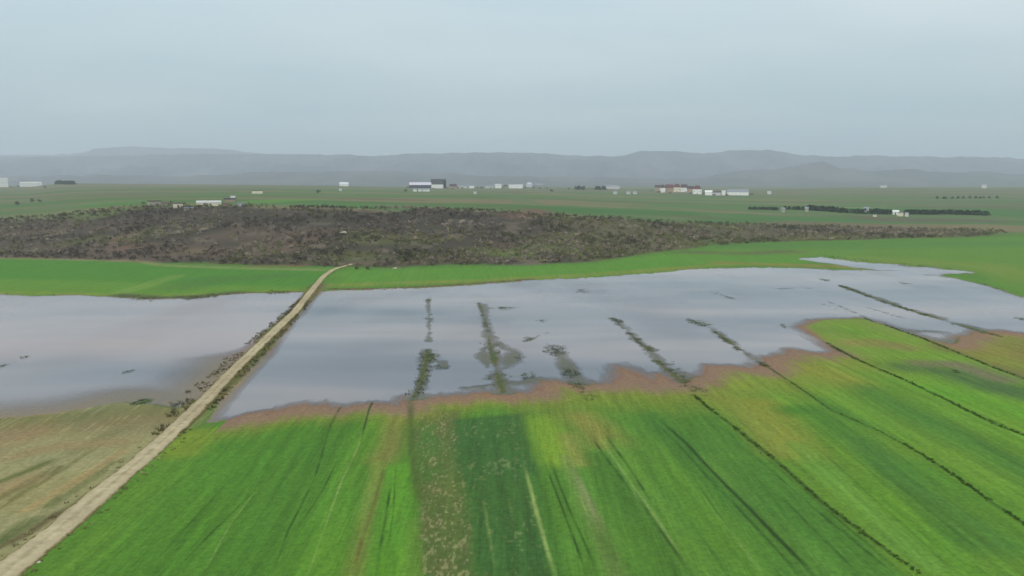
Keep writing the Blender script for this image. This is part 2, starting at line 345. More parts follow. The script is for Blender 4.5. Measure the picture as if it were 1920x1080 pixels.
for pts, w, c, a in [([(1020, 790), (1035, 830), (1050, 865)], 2.6, P(128, 164, 52), .95), ([(1085, 785), (1110, 800), (1140, 830)], 3.4, P(134, 138, 68), .8), ([(1065, 820), (1090, 870)], 1.6, P(142, 150, 78), .7),
                     ([(1215, 780), (1290, 850), (1420, 970)], 2.2, P(72, 124, 50), .85), ([(1120, 860), (1190, 960), (1280, 1090)], 2, P(78, 124, 46), .8), ([(1000, 900), (1030, 1000), (1060, 1100)], 1.0, P(76, 126, 50), .7),
                     ([(1060, 860), (1100, 950), (1160, 1090)], 1.0, P(120, 140, 80), .55), ([(1075, 880), (1130, 1000)], .45, P(150, 160, 110), .7), ([(1150, 830), (1240, 960), (1330, 1090)], 1.4, P(104, 152, 58), .7),
                     ([(1250, 880), (1350, 1010), (1410, 1090)], 1.5, P(100, 150, 50), .7), ([(1330, 860), (1450, 990), (1560, 1100)], 1.6, P(94, 142, 58), .7), ([(1390, 880), (1520, 1000)], 2.2, P(78, 128, 50), .7),
                     ([(1420, 760), (1470, 810), (1500, 850)], 3.6, P(142, 150, 60), .9), ([(1340, 740), (1400, 790), (1450, 850)], 2.2, P(130, 144, 62), .8), ([(1500, 840), (1600, 930), (1740, 1060)], 2.0, P(108, 156, 62), .8),
                     ([(1490, 772), (1540, 772), (1600, 830), (1680, 900), (1800, 1010)], 3.2, P(78, 128, 44), .85), ([(1600, 830), (1680, 880), (1860, 1020)], 3.0, P(76, 126, 58), .7), ([(1560, 830), (1700, 980)], 1.6, P(108, 152, 48), .7),
                     ([(1620, 910), (1760, 1030), (1850, 1100)], 1.6, P(96, 148, 46), .7), ([(1520, 690), (1600, 720)], 4, P(142, 150, 58), .8), ([(1560, 740), (1700, 800), (1860, 900)], 2.4, P(112, 156, 54), .8),
                     ([(1620, 730), (1700, 775), (1790, 815), (1960, 900)], 4.0, P(78, 128, 52), .8), ([(1730, 880), (1860, 960), (1960, 1030)], 3.0, P(86, 140, 46), .7), ([(1800, 780), (1960, 850)], 2, P(106, 158, 52), .6),
                     ([(1540, 620), (1600, 625)], 4, P(92, 148, 44), .8), ([(1610, 645), (1680, 650)], 4, P(148, 136, 86), .8), ([(1610, 675), (1680, 700)], 3.0, P(116, 150, 56), .7), ([(1640, 640), (1700, 655)], 3, P(130, 128, 72), .7),
                     ([(1710, 690), (1780, 700), (1870, 728), (1960, 750)], 5, P(78, 112, 62), .9), ([(1730, 683), (1800, 685), (1880, 712)], 3.2, P(122, 118, 94), .85), ([(1770, 735), (1960, 790)], 4, P(100, 160, 46), .8),
                     ([(1790, 655), (1850, 640), (1900, 660)], 5, P(124, 106, 78), .8), ([(1880, 680), (1960, 700)], 5, P(132, 142, 60), .8), ([(1800, 635), (1960, 640)], 3, P(112, 108, 78), .8)]:
    streak(pts, w, c, a, soft=w * .9, jit=.5)
# thin dry patch: bare soil and bleached flecks between sparse plants
p2 = at2([(776, 775), (848, 775), (872, 930), (900, 1200), (800, 1200), (786, 960)]); k2 = box_idx(p2, 2)
in2 = ss(.6, -.6, sdf(X[k2], Y[k2], p2) + .8 * nD[k2]); fl = fbm(X[k2] / .26, Y[k2] / .8, 131, 3) - .16 * ss(90, 125, Y[k2]); fb = fbm(X[k2] / 2.2, Y[k2] / 5, 132, 3)
lay(k2, in2 * ss(.0, .4, fb + .1) * .45, P(108, 112, 70)); lay(k2, in2 * ss(.12, .42, fl + .3 * fb) * .5, P(176, 174, 128))
p3 = at2([(870, 790), (975, 790), (1060, 1200), (900, 1200)]); k3 = box_idx(p3, 2)
in3 = ss(.6, -.6, sdf(X[k3], Y[k3], p3)); fl = fbm(X[k3] / .45, Y[k3] / 1.0, 133, 3); fb = fbm(X[k3] / 3, Y[k3] / 8, 134, 3)
lay(k3, in3 * ss(.25, .5, fl + .5 * fb) * .5, P(132, 150, 98))
# mud and yellowed crop along the shore of the near side
ns = near & (Y < 232) & (sd < 24) & (S > -37)
k = np.nonzero(ns)[0]
q = sd_n[k] / np.interp(Y[k], [110, 150, 230], [.8, 1.0, 1.25]) + 2.6 * nB[k] + 1.4 * nA[k]
isl = ss(1.5, -1.5, sdf(X[k], Y[k], at2([(1512, 612), (1560, 590), (1640, 590), (1800, 660), (1920, 712), (2300, 840), (2300, 960), (1920, 818), (1700, 715), (1545, 640)])))
wide = 1 + .7 * ss(5, 25, S[k]); lay(k, ss(17 * wide, 4, q) * .8 * (1 - .7 * isl), P(136, 146, 60))
lay(k, ss(10.5, 3.0, q) * (1 - .85 * isl), P(146, 122, 104))
lay(k, ss(1.6, .2, sd_n[k]) * .5 * (1 - .5 * isl), P(132, 100, 88))
crop[k] *= 1 - .8 * ss(9, 4, q)
k = np.nonzero(near & (sd_n < .4))[0]           # bed of the flood
lay(k, ss(.4, -.6, sd_n[k]), P(146, 124, 110)); crop[k] *= ss(-.6, .4, sd_n[k])
k = np.nonzero(crest > 0)[0]; lay(k, crest[k] * (sd[k] < 1.5), P(88, 102, 66))
k = np.nonzero((shoal > 0) & (crest < .3))[0]; lay(k, shoal[k] * (sd[k] < 1) * .8, P(92, 108, 68))
k = np.nonzero(near & (sd_n < 0) & (S < -38) & (Y < 170))[0]
lay(k, np.ones(len(k)) * .9, P(152, 140, 112))
streak([(770, 748), (772, 840), (786, 960)], .5, P(84, 104, 50), .8, soft=.5)
# wheel lines through the crop
crop_v = 1 + .13 * nA * crop; A *= crop_v[:, None]
DK, PL = P(44, 74, 26), P(140, 168, 96)
wheel = [([(1235, 788), (1285, 832), (1340, 892), (1400, 952), (1505, 1060), (1540, 1100)], DK, .30, .95), ([(1222, 788), (1272, 836), (1325, 896), (1384, 956), (1480, 1060), (1510, 1100)], DK, .22, .6),
         ([(1104, 815), (1150, 880), (1205, 950), (1262, 1030), (1300, 1090)], DK, .26, .8), ([(1128, 808), (1180, 880), (1235, 965)], DK, .22, .8), ([(1116, 812), (1166, 884), (1222, 962), (1280, 1050)], PL, .22, .6),
         ([(1018, 862), (1048, 940), (1082, 1030), (1102, 1090)], DK, .16, .8), ([(1030, 862), (1064, 950), (1100, 1030), (1124, 1090)], DK, .15, .7), ([(983, 875), (1004, 955), (1022, 1020), (1045, 1095)], PL, .26, .95), ([(955, 940), (962, 980)], PL, .2, .8),
         ([(700, 742), (672, 840), (640, 905), (585, 1060), (570, 1095)], PL, .15, .7), ([(702, 742), (692, 770), (676, 830)], DK, .2, .9), ([(650, 740), (620, 800), (590, 900), (540, 1000), (510, 1080)], DK, .17, .75), ([(636, 860), (606, 920), (556, 1000)], DK, .13, .7), ([(606, 732), (590, 762)], DK, .28, .9), ([(548, 740), (533, 768)], DK, .24, .8), ([(652, 736), (640, 764)], DK, .28, .9), ([(704, 736), (692, 772)], DK, .28, .9),
         ([(722, 865), (705, 940), (680, 1010), (660, 1090)], P(112, 100, 54), .28, .75), ([(735, 900), (722, 980), (704, 1090)], DK, .2, .8), ([(742, 860), (738, 960), (724, 1060)], DK, .14, .6),
         ([(500, 900), (440, 960), (380, 1020), (310, 1090)], DK, .16, .6), ([(520, 880), (470, 935), (430, 990), (375, 1090)], PL, .13, .5), ([(430, 905), (360, 980), (280, 1070)], DK, .12, .5),
         ([(1400, 845), (1480, 915), (1560, 985), (1690, 1090)], DK, .18, .75), ([(1412, 840), (1495, 912), (1580, 985), (1700, 1085)], DK, .14, .5), ([(1460, 930), (1560, 1030), (1620, 1090)], DK, .2, .8), ([(1540, 960), (1600, 1015), (1660, 1075)], DK, .26, .7),
         ([(1300, 900), (1360, 985), (1440, 1090)], DK, .14, .5), ([(1190, 800), (1210, 840)], DK, .2, .4), ([(1280, 960), (1370, 1090)], DK, .2, .6), ([(1340, 960), (1400, 1040), (1440, 1090)], PL, .2, .45), ([(1530, 840), (1640, 940), (1800, 1085)], DK, .2, .4),
         ([(1620, 860), (1760, 975), (1880, 1070)], DK, .2, .35), ([(1760, 790), (1960, 890)], DK, .2, .3), ([(1170, 900), (1210, 960)], PL, .2, .5), ([(1080, 920), (1110, 985)], PL, .2, .6), ([(1150, 985), (1165, 1020)], PL, .2, .6), ([(905, 930), (918, 1010), (930, 1090)], PL, .2, .35)]
banks = [([(1412, 672), (1440, 690), (1500, 730), (1560, 772), (1640, 806), (1700, 838)], .22, 'faint grass bank leading from the fourth weed row', .9, .22),
         ([(1690, 832), (1740, 862), (1790, 895), (1860, 945), (1925, 988), (2000, 1035)], .30, 'dotted dark grass bank in the right crop strips', 2.0, .42),
         ([(1300, 742), (1330, 768), (1380, 806), (1460, 871), (1540, 943), (1620, 1004), (1692, 1056), (1735, 1090)], .36, 'dark grass bank slanting from the third weed row across the crop', 2.4, .34),
         ([(1545, 641), (1600, 673), (1700, 716), (1800, 765), (1870, 800), (1925, 820), (2060, 872)], .42, 'dark green grass bank below the green tongue of land', 2.4, .4),
         ([(1620, 597), (1655, 607), (1740, 640), (1800, 665), (1860, 690), (1925, 714), (2060, 760)], .46, 'dark bank along the upper edge of the green tongue', 2.4, .45)]
for pts, w, lab, per, h in banks: streak(pts, w * .8, P(66, 98, 36), .9, soft=w * .7, jit=.15)
for pts, c, w, a in wheel: streak(pts, w * .85, c, min(a * 1.1, 1), soft=w * .75, brk=1.6 if a < .85 else 0, seed=len(pts) * 7, jit=.08)
A = np.clip(A, .004, .8)

idx = np.arange(nr * nc).reshape(nr, nc)
quads = np.stack([idx[:-1, :-1], idx[:-1, 1:], idx[1:, 1:], idx[1:, :-1]], -1).reshape(-1, 4)
V = np.stack([X, Y, Z], 1)

def principled(name, rough=.9, spec=.25):
    m = bpy.data.materials.new(name); m.use_nodes = True; t = m.node_tree; t.nodes.clear()
    b = N(t, 'ShaderNodeBsdfPrincipled'); b.inputs['Roughness'].default_value = rough; b.inputs['Specular IOR Level'].default_value = spec
    o = N(t, 'ShaderNodeOutputMaterial'); t.links.new(b.outputs[0], o.inputs['Surface'])
    return m, t, b
def noise(t, vec, scale, detail=3, rough=.55):
    n = N(t, 'ShaderNodeTexNoise'); n.inputs['Scale'].default_value = scale; n.inputs['Detail'].default_value = detail; n.inputs['Roughness'].default_value = rough
    t.links.new(vec, n.inputs['Vector']); return n.outputs[0]
def coords(t, scale=(1, 1, 1), rot=0):
    c = N(t, 'ShaderNodeTexCoord'); m = N(t, 'ShaderNodeMapping'); m.inputs['Scale'].default_value = scale; m.inputs['Rotation'].default_value = (0, 0, rot)
    t.links.new(c.outputs['Object'], m.inputs[0]); return m.outputs[0]

def ground_material():
    m, t, b = principled('field_ground', .95, .15)
    al = N(t, 'ShaderNodeVertexColor', layer_name='albedo').outputs[0]
    cr = N(t, 'ShaderNodeAttribute', attribute_name='crop').outputs['Fac']
    ang = -math.atan(.085)
    rows = noise(t, coords(t, (1.1, .045, 1), ang), 1.0, 4, .6)
    fine = noise(t, coords(t, (4.2, .22, 1), ang), 1.0, 3, .6)
    grain = noise(t, coords(t), 1.7, 4, .65)
    patch = noise(t, coords(t), .06, 4, .55)
    def around(x, lo, hi): 
        r = N(t, 'ShaderNodeMapRange'); r.inputs[1].default_value = .3; r.inputs[2].default_value = .7; r.inputs[3].default_value = lo; r.inputs[4].default_value = hi
        t.links.new(x, r.inputs[0]); return r.outputs[0]
    v = math_n(t, 'MULTIPLY', around(rows, .86, 1.14), around(fine, .88, 1.12))
    sp_ = N(t, 'ShaderNodeSeparateXYZ'); t.links.new(coords(t, (1, 1, 1), ang), sp_.inputs[0])
    wob = math_n(t, 'MULTIPLY', noise(t, coords(t, (.1, .02, 1), ang), 1.0, 2), 2.5)
    drill = math_n(t, 'SINE', math_n(t, 'ADD', math_n(t, 'MULTIPLY', sp_.outputs[0], 2.4), wob))
    gate = noise(t, coords(t, (.08, .015, 1), ang), 1.0, 2); dr = math_n(t, 'MULTIPLY', drill, math_n(t, 'MULTIPLY', math_n(t, 'SUBTRACT', gate, .3, True), .22))
    v = math_n(t, 'MULTIPLY', v, math_n(t, 'ADD', dr, 1.0))
    v = mix(t, cr, (1, 1, 1), v)
    c = mix(t, 1.0, al, v, 'MULTIPLY')
    c = mix(t, 1.0, c, around(grain, .78, 1.22), 'MULTIPLY')
    hue = mix(t, around(patch, 0, 1), (1.05, 1.0, .92), (.95, 1.0, 1.06))
    c = mix(t, 1.0, c, hue, 'MULTIPLY')
    t.links.new(c, b.inputs['Base Color'])
    bm = N(t, 'ShaderNodeBump'); bm.inputs['Strength'].default_value = .55; bm.inputs['Distance'].default_value = .35
    hsum = math_n(t, 'ADD', grain, math_n(t, 'MULTIPLY', rows, .8)); t.links.new(hsum, bm.inputs['Height'])
    t.links.new(bm.outputs[0], b.inputs['Normal'])
    return m
gme = mesh_np('ground', V, quads); set_col(gme, 'albedo', A); set_f(gme, 'crop', crop)
go = link('ground', gme, ground_material())
tag(go, 'green crop strips, stubble and scrubby plain stretching to the hills', kind='structure')

# ---------------------------------------------------------------- flood water
def water_material():
    m, t, b = principled('muddy_water', .06, .5)
    b.inputs['IOR'].default_value = 1.33
    sed = noise(t, coords(t, (.006, .02, 1), R(8)), 1.0, 3, .5)
    cr = ramp(t, [(.34, (.085, .10, .125)), (.5, (.165, .165, .185)), (.64, (.28, .25, .24))]); t.links.new(sed, cr.inputs[0])
    silt_sheen = N(t, 'ShaderNodeAttribute', attribute_name='silt_sheen').outputs['Fac']
    t.links.new(mix(t, silt_sheen, cr.outputs[0], (.31, .255, .245)), b.inputs['Base Color'])  # silt tint and pale sky reflection, both mixed into the base colour
    rip = noise(t, coords(t, (1.2, .5, 1), R(10)), 1.0, 3, .6); breeze = noise(t, coords(t, (.03, .012, 1), R(80)), 1.0, 3, .5)
    rr = N(t, 'ShaderNodeMapRange'); rr.inputs[1].default_value = .35; rr.inputs[2].default_value = .65; rr.inputs[3].default_value = .03; rr.inputs[4].default_value = .26
    t.links.new(breeze, rr.inputs[0]); t.links.new(rr.outputs[0], b.inputs['Roughness'])
    bm = N(t, 'ShaderNodeBump'); bm.inputs['Strength'].default_value = .12; bm.inputs['Distance'].default_value = .04; t.links.new(rip, bm.inputs['Height']); t.links.new(bm.outputs[0], b.inputs['Normal'])
    dp = N(t, 'ShaderNodeAttribute', attribute_name='depth').outputs['Fac']
    r = N(t, 'ShaderNodeMapRange'); r.interpolation_type = 'SMOOTHSTEP'; r.inputs[1].default_value = 0; r.inputs[2].default_value = .22; r.inputs[3].default_value = .22; r.inputs[4].default_value = 1
    t.links.new(dp, r.inputs[0]); t.links.new(r.outputs[0], b.inputs['Alpha'])
    return m
WM = water_material()
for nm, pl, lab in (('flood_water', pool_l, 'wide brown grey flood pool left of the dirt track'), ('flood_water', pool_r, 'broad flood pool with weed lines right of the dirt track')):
    d = np.full(X.shape, 99.0); k = box_idx(pl, 12); d[k] = sdf(X[k], Y[k], pl)
    keep = (d < 5.0)[quads].all(1); q = quads[keep]
    if pl is pool_l: q = q[(d < 2.5)[q].all(1)]
    used, inv = np.unique(q, return_inverse=True)
    wv = V[used].copy(); dep = -Z[used]; wv[:, 2] = 0
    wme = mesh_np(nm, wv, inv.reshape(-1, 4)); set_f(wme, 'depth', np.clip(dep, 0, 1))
    wx, wy = wv[:, 0], wv[:, 1]; tone_n = fbm(wx / 60 + 4, wy / 26, 301, 3)
    set_f(wme, 'silt_sheen', np.clip((ss(150, 190, wy + 18 * tone_n) * ss(300, 235, wy + 25 * tone_n) * (.75 + .5 * tone_n)) if pl is pool_l else .25 * ss(0, .4, tone_n), 0, 1))  # left pool's warm band: silt plus reflected cloud brightness, painted as water colour
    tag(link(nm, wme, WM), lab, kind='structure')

# ---------------------------------------------------------------- the track
def near_z(x, y):
    """height of the finished ground at a point"""
    u = x / y
    s = min(float(sdf(np.array([x]), np.array([y]), pl)[0]) for pl in (pool_l, pool_r))
    z = float(zland(u, y))
    return z + (min(max(s * .13, -.32), .22) if y < foot(u) else 0)
def smooth_line(pts, step):
    p = np.array(pts, float)
    d = np.r_[0, np.cumsum(np.hypot(*np.diff(p, axis=0).T))]
    s = np.arange(0, d[-1], step); q = np.stack([np.interp(s, d, p[:, 0]), np.interp(s, d, p[:, 1])], 1)
    w = max(3, int(9 / step)) | 1; ker = np.hanning(w + 2)[1:-1]; ker /= ker.sum()
    pad = np.concatenate([np.repeat(q[:1], w // 2, 0), q, np.repeat(q[-1:], w // 2, 0)])
    return np.stack([np.convolve(pad[:, i], ker, 'valid') for i in (0, 1)], 1)
track_px = [(-200, 1260), (-40, 1120), (45, 1048), (97, 1008), (187, 930), (267, 863), (320, 816), (367, 770), (402, 734), (447, 687), (483, 653), (520, 617), (553, 586), (578, 554), (591, 538), (606, 520), (622, 508), (634, 503), (650, 498), (662, 494)]
TR = smooth_line(at2(track_px), 1.0)
tg = np.gradient(TR, axis=0); tg /= np.hypot(*tg.T)[:, None]; nrm = np.stack([tg[:, 1], -tg[:, 0]], 1)
tw = np.interp(TR[:, 1], [60, 100, 160, 300, 400], [2.05, 1.65, 1.35, 1.2, 1.05])
cross = np.array([-1.35, -1.0, -.82, -.5, -.18, 0, .18, .5, .82, 1.0, 1.35]); hz = np.array([-.35, .05, .10, .04, .12, .14, .12, .04, .10, .05, -.35])
tv, tcol = [], []
for i, (p, n) in enumerate(zip(TR, nrm)):
    z0 = max(near_z(*p), .2)
    for c, h in zip(cross, hz):
        wv_ = tw[i] * (1 + .10 * float(vn(np.array([i / 3.0]), np.array([9. + (c > 0)]), 3)[0])) * c
        tv.append((p[0] + n[0] * wv_, p[1] + n[1] * wv_, z0 + h)); tcol.append((abs(c) if abs(c) < 1.05 else 1.6))
nct = len(cross); ti = np.arange(len(TR) * nct).reshape(len(TR), nct)
tq = np.stack([ti[:-1, :-1], ti[:-1, 1:], ti[1:, 1:], ti[1:, :-1]], -1).reshape(-1, 4)
tme = mesh_np('dirt_track', np.array(tv), tq); set_f(tme, 'across', tcol)
m, t, b = principled('track_dirt', .95, .15)
ac = N(t, 'ShaderNodeAttribute', attribute_name='across').outputs['Fac']
n_ = noise(t, coords(t), .8, 5, .65)
dirt = ramp(t, [(.3, P(176, 167, 140)), (.5, P(197, 188, 158)), (.7, P(212, 204, 176))]); t.links.new(n_, dirt.inputs[0])
wet = noise(t, coords(t), .045, 2); wr = ramp(t, [(.44, g3(0)), (.60, g3(1))]); t.links.new(wet, wr.inputs[0])
dcol = mix(t, math_n(t, 'MULTIPLY', wr.outputs[0], .4), dirt.outputs[0], P(160, 142, 122))
er = ramp(t, [(.0, g3(.30)), (.10, g3(.12)), (.2, g3(0)), (.5, g3(.1)), (.64, g3(1))]); t.links.new(math_n(t, 'DIVIDE', math_n(t, 'ADD', ac, math_n(t, 'MULTIPLY', math_n(t, 'SUBTRACT', n_, .5), .9)), 1.6), er.inputs[0])
t.links.new(mix(t, er.outputs[0], dcol, P(112, 108, 66)), b.inputs['Base Color'])
bm = N(t, 'ShaderNodeBump'); bm.inputs['Strength'].default_value = .6; bm.inputs['Distance'].default_value = .12; t.links.new(n_, bm.inputs['Height']); t.links.new(bm.outputs[0], b.inputs['Normal'])
tag(link('dirt_track', tme, m), 'pale dirt farm track running between the two flood pools', kind='structure')

# ---------------------------------------------------------------- plants: templates and scattering
def tuft_template(n, rng, spread=.5, lean=.5):
    v, f = [], []
    for i in range(n):
        a = rng.uniform(0, 6.28); r = spread * math.sqrt(rng.uniform(0, 1)); x, y = r * math.cos(a), r * math.sin(a)
        b_ = rng.uniform(0, 6.28); w = rng.uniform(.06, .14); h = rng.uniform(.45, 1.0); l = lean * rng.uniform(.2, 1)
        dx, dy = math.cos(b_) * w, math.sin(b_) * w; k = len(v)
        v += [(x - dx, y - dy, -.12), (x + dx, y + dy, -.12), (x + math.cos(a) * l * h, y + math.sin(a) * l * h, h)]; f.append((k, k + 1, k + 2))
    return np.array(v), np.array(f)
def bush_template(n, rng, leaf=.2, stems=6):
    """ragged crown of many small faces round a few stems; unit radius, unit height"""
    v, f = [], []
    lobes = [(rng.uniform(-.5, .5), rng.uniform(-.5, .5), rng.uniform(.4, .72), rng.uniform(.3, .5)) for _ in range(5)]
    for i in range(n):
        lx, ly, lz, lr = lobes[i % 5]
        d = rng.normal(size=3); d /= np.linalg.norm(d) + 1e-9
        c = np.array((lx, ly, lz)) + d * lr * rng.uniform(.45, 1.05); c[2] = max(c[2], .06)
        e1 = rng.normal(size=3); e1 /= np.linalg.norm(e1); e2 = np.cross(e1, rng.normal(size=3)); e2 /= np.linalg.norm(e2) + 1e-9
        s = leaf * rng.uniform(.6, 1.3); k = len(v)
        v += [c - e1 * s, c + e1 * s * .9 + e2 * s * .3, c + e2 * s * 1.1]; f.append((k, k + 1, k + 2))
    for i in range(stems):
        lx, ly, lz, lr = lobes[i % 5]; k = len(v); w = .035
        v += [(-w, 0, -.15), (w, 0, -.15), (lx, ly, lz)]; f.append((k, k + 1, k + 2))
        k = len(v); v += [(0, -w, -.15), (0, w, -.15), (lx, ly, lz)]; f.append((k, k + 1, k + 2))
    return np.array(v), np.array(f)
def rock_template(rng):
    import bmesh
    bm = bmesh.new(); bmesh.ops.create_icosphere(bm, subdivisions=2, radius=1)
    dirs = rng.normal(size=(9, 3)); dirs /= np.linalg.norm(dirs, axis=1)[:, None]; off = rng.uniform(.55, .9, 9)
    for x in bm.verts:
        p = np.array(x.co)
        for d, o in zip(dirs, off):
            s = p @ d - o
            if s > 0: p = p - d * s
        x.co = p * (1, .8, .62)
    v = np.array([x.co[:] for x in bm.verts]); f = np.array([[q.index for q in p.verts] for p in bm.faces]); bm.free()
    return v, f
def scatter_mesh(name, pos, size, tmpl, tint, squash=None):
    vs, fs, ts, o = [], [], [], 0
    for i, p in enumerate(pos):
        v, f = tmpl[i % len(tmpl)]; a = RNG.uniform(0, 6.28); c, s = math.cos(a), math.sin(a)
        w, h = size[i] if np.ndim(size[i]) else (size[i], size[i])
        q = np.stack([(v[:, 0] * c - v[:, 1] * s) * w, (v[:, 0] * s + v[:, 1] * c) * w, v[:, 2] * h], 1) + p
        vs.append(q); fs.append(f + o); o += len(v); ts.append(np.full(len(v), tint[i]) + RNG.uniform(-.12, .12, len(v) // 3 + 1).repeat(3)[:len(v)])
    me = mesh_np(name, np.concatenate(vs), np.concatenate(fs), False); set_f(me, 'tint', np.clip(np.concatenate(ts), 0, 1))
    return me
def plant_material(name, stops, rough=.9):
    m, t, b = principled(name, rough, .15)
    a = N(t, 'ShaderNodeAttribute', attribute_name='tint').outputs['Fac']
    oi = N(t, 'ShaderNodeObjectInfo').outputs['Random']
    x = math_n(t, 'ADD', a, math_n(t, 'MULTIPLY', math_n(t, 'SUBTRACT', oi, .5), .25), True)
    r = ramp(t, stops); t.links.new(x, r.inputs[0]); t.links.new(r.outputs[0], b.inputs['Base Color'])
    return m
M_weed = plant_material('water_weed', [(0, P(66, 76, 58)), (.5, P(100, 116, 78)), (1, P(142, 158, 100))])
M_verge = plant_material('verge_weed', [(0, P(84, 78, 64)), (.45, P(126, 118, 86)), (.75, P(138, 148, 84)), (1, P(194, 182, 142))])
M_bare = plant_material('bare_twigs', [(0, P(78, 71, 64)), (.4, P(118, 108, 97)), (.8, P(170, 159, 146)), (1, P(192, 183, 170))])
M_green = plant_material('shrub_leaves', [(0, P(70, 75, 48)), (.5, P(112, 116, 74)), (1, P(156, 158, 108))])
M_conifer = plant_material('dark_needles', [(0, P(30, 48, 28)), (.6, P(48, 72, 40)), (1, P(70, 92, 54))])
rt = np.random.default_rng(8)
TUFT = [tuft_template(16, rt) for _ in range(5)]
LOW = [tuft_template(14, rt, .8, .9) for _ in range(5)]
BARE = [bush_template(70, rt, .15, 8) for _ in range(5)]
LEAFY = [bush_template(80, rt, .2, 5) for _ in range(4)]
SMALL = [bush_template(34, rt, .24, 2) for _ in range(6)]
ROCK = [rock_template(rt) for _ in range(5)]

# verges of the track
pos, siz, tin = [], [], []
for i in range(0, len(TR)):
    y = TR[i, 1]
    if y > 400: continue
    wetpart = 118 < y < 262
    for side in (-1, 1):
        wide = (np.interp(y, [118, 135, 165, 205, 262], [1.2, 3.4, 3.2, 2.4, 1.0]) if side < 0 else np.interp(y, [118, 150, 262], [1.0, 1.6, .9])) if wetpart else 1.2
        cnt = (3 if side < 0 else 2) if wetpart else (1 if y < 120 else 1)
        for _ in range(cnt):
            if not wetpart and random.random() < (.35 if side > 0 else .75): continue
            if wetpart and vn(np.array([i / 5.5]), np.array([side * 3.]), 66)[0] < -.35: continue
            off = side * (tw[i] * 1.05 + random.uniform(0, wide)); p = TR[i] + nrm[i] * off + np.random.default_rng(i).uniform(-.4, .4, 2)
            pos.append((*p, max(near_z(*p), -.05))); siz.append((random.uniform(.3, .7), random.uniform(.25, .7) if wetpart else random.uniform(.2, .45)))
            tin.append(random.uniform(.0, .75) if wetpart else random.uniform(.3, 1))
tag(link('weeds', scatter_mesh('weeds', np.array(pos), siz, TUFT, tin), M_verge), 'brown and olive weeds on the shoulders of the dirt track', kind='stuff')

# weeds standing in the flood, row by row
def weed_line(pts, width, per, h, name, label, fade=0, dark=.35, kind='stuff', cat=None, group=None):
    L = smooth_line(at2(pts), .5); L_ = len(L); ps, sz, tn = [], [], []
    for i in range(L_):
        for _ in range(np.random.default_rng(i + L_).poisson(per * .6)):
            q = L[i] + RNG.normal(size=2) * (width, width * 1.2)
            if fade and vn(np.array([i / fade]), np.array([float(L_)]), 5)[0] < -.05: continue
            ps.append((*q, max(near_z(*q), -.04))); sz.append((RNG.uniform(.3, .75), h * RNG.uniform(.3, .8))); tn.append(RNG.uniform(dark - .2, dark + .5))
    if not ps: return
    o = link(name, None)
    c = np.mean(ps, 0); ps = np.array(ps) - c
    me = scatter_mesh(name, ps, sz, LOW, tn); bpy.data.objects.remove(o)
    o = link(name, me, M_weed, loc=c)
    return tag(o, label, cat, group, kind)
rows = [([(803, 557), (807, 592), (806, 612), (803, 642), (802, 655)], .35, .5, .5, 'broken line of weeds nearest the track in the right pool', 9),
        ([(805, 655), (800, 680), (790, 710), (778, 748)], .8, 2.0, .7, 'thick dark weeds at the shore end of the first weed line', 0),
        ([(897, 566), (905, 590), (912, 612), (918, 634)], .35, .9, .5, 'thin line of weeds at the far end of the second row', 5),
        ([(918, 634), (926, 665), (934, 695), (942, 735)], 1.3, 3.0, .55, 'broad dark weeds filling the second row to the shore', 14),
        ([(1062, 690), (1075, 712), (1090, 735), (1105, 752)], .9, 1.6, .5, 'olive weeds running ashore below the round weed patch', 10),
        ([(1145, 595), (1175, 622), (1215, 657), (1235, 682), (1262, 702)], .6, 2.6, .55, 'dark weeds along the third row slanting to the shore', 7),
        ([(1240, 682), (1275, 706), (1310, 740)], 1.2, 2.2, .5, 'weedy bank where the third row meets the mud', 0),
        ([(1288, 598), (1330, 616), (1372, 645), (1412, 672), (1440, 690)], .45, 2.6, .55, 'dark weeds along the fourth row ending at the brown shore', 8),
        ([(1578, 536), (1640, 560), (1700, 580), (1760, 598), (1820, 616), (1880, 634), (1930, 648)], .6, 4.0, .6, 'long dark weed row crossing the far right of the flood', 6),
        ([(1330, 545), (1375, 560)], .8, .6, .4, 'short far weed streak in the middle of the open water', 6),
        ([(1455, 540), (1510, 541)], .8, .6, .4, 'flat far weed streak beside the long right row', 6),
        ([(1530, 565), (1600, 590)], .6, .25, .4, 'sparse weed streak left of the long right row', 6),
        ([(1845, 534), (1880, 544), (1930, 558), (2000, 574)], .6, 1.0, .5, 'dark edge of weeds on the far right shore', 6),
        ([(1760, 518), (1800, 524), (1850, 534)], .6, 1.0, .5, 'dark weed edge where the far shore bends', 6),
        ([(1540, 480), (1580, 485), (1640, 491), (1700, 496), (1760, 503), (1830, 509)], .7, .9, .7, 'dark broken weeds behind the pale far water strip', 12),
        ([(610, 543), (700, 544), (800, 539), (900, 532), (1010, 523)], .6, .7, .5, 'dark ragged weeds on the far shore right of the track', 9),
        ([(215, 556), (260, 560), (310, 562), (370, 559), (420, 553), (470, 550), (540, 548)], 1.4, 4.5, 1.0, 'dark weeds hanging over the far shore of the left pool', 12),
        ([(0, 552), (80, 554), (200, 554)], .6, .5, .4, 'low weeds on the far left shore', 9)]
for pts, w, per, h, lab, fd in rows: weed_line(pts, w, per, h, 'weeds', lab, fd)
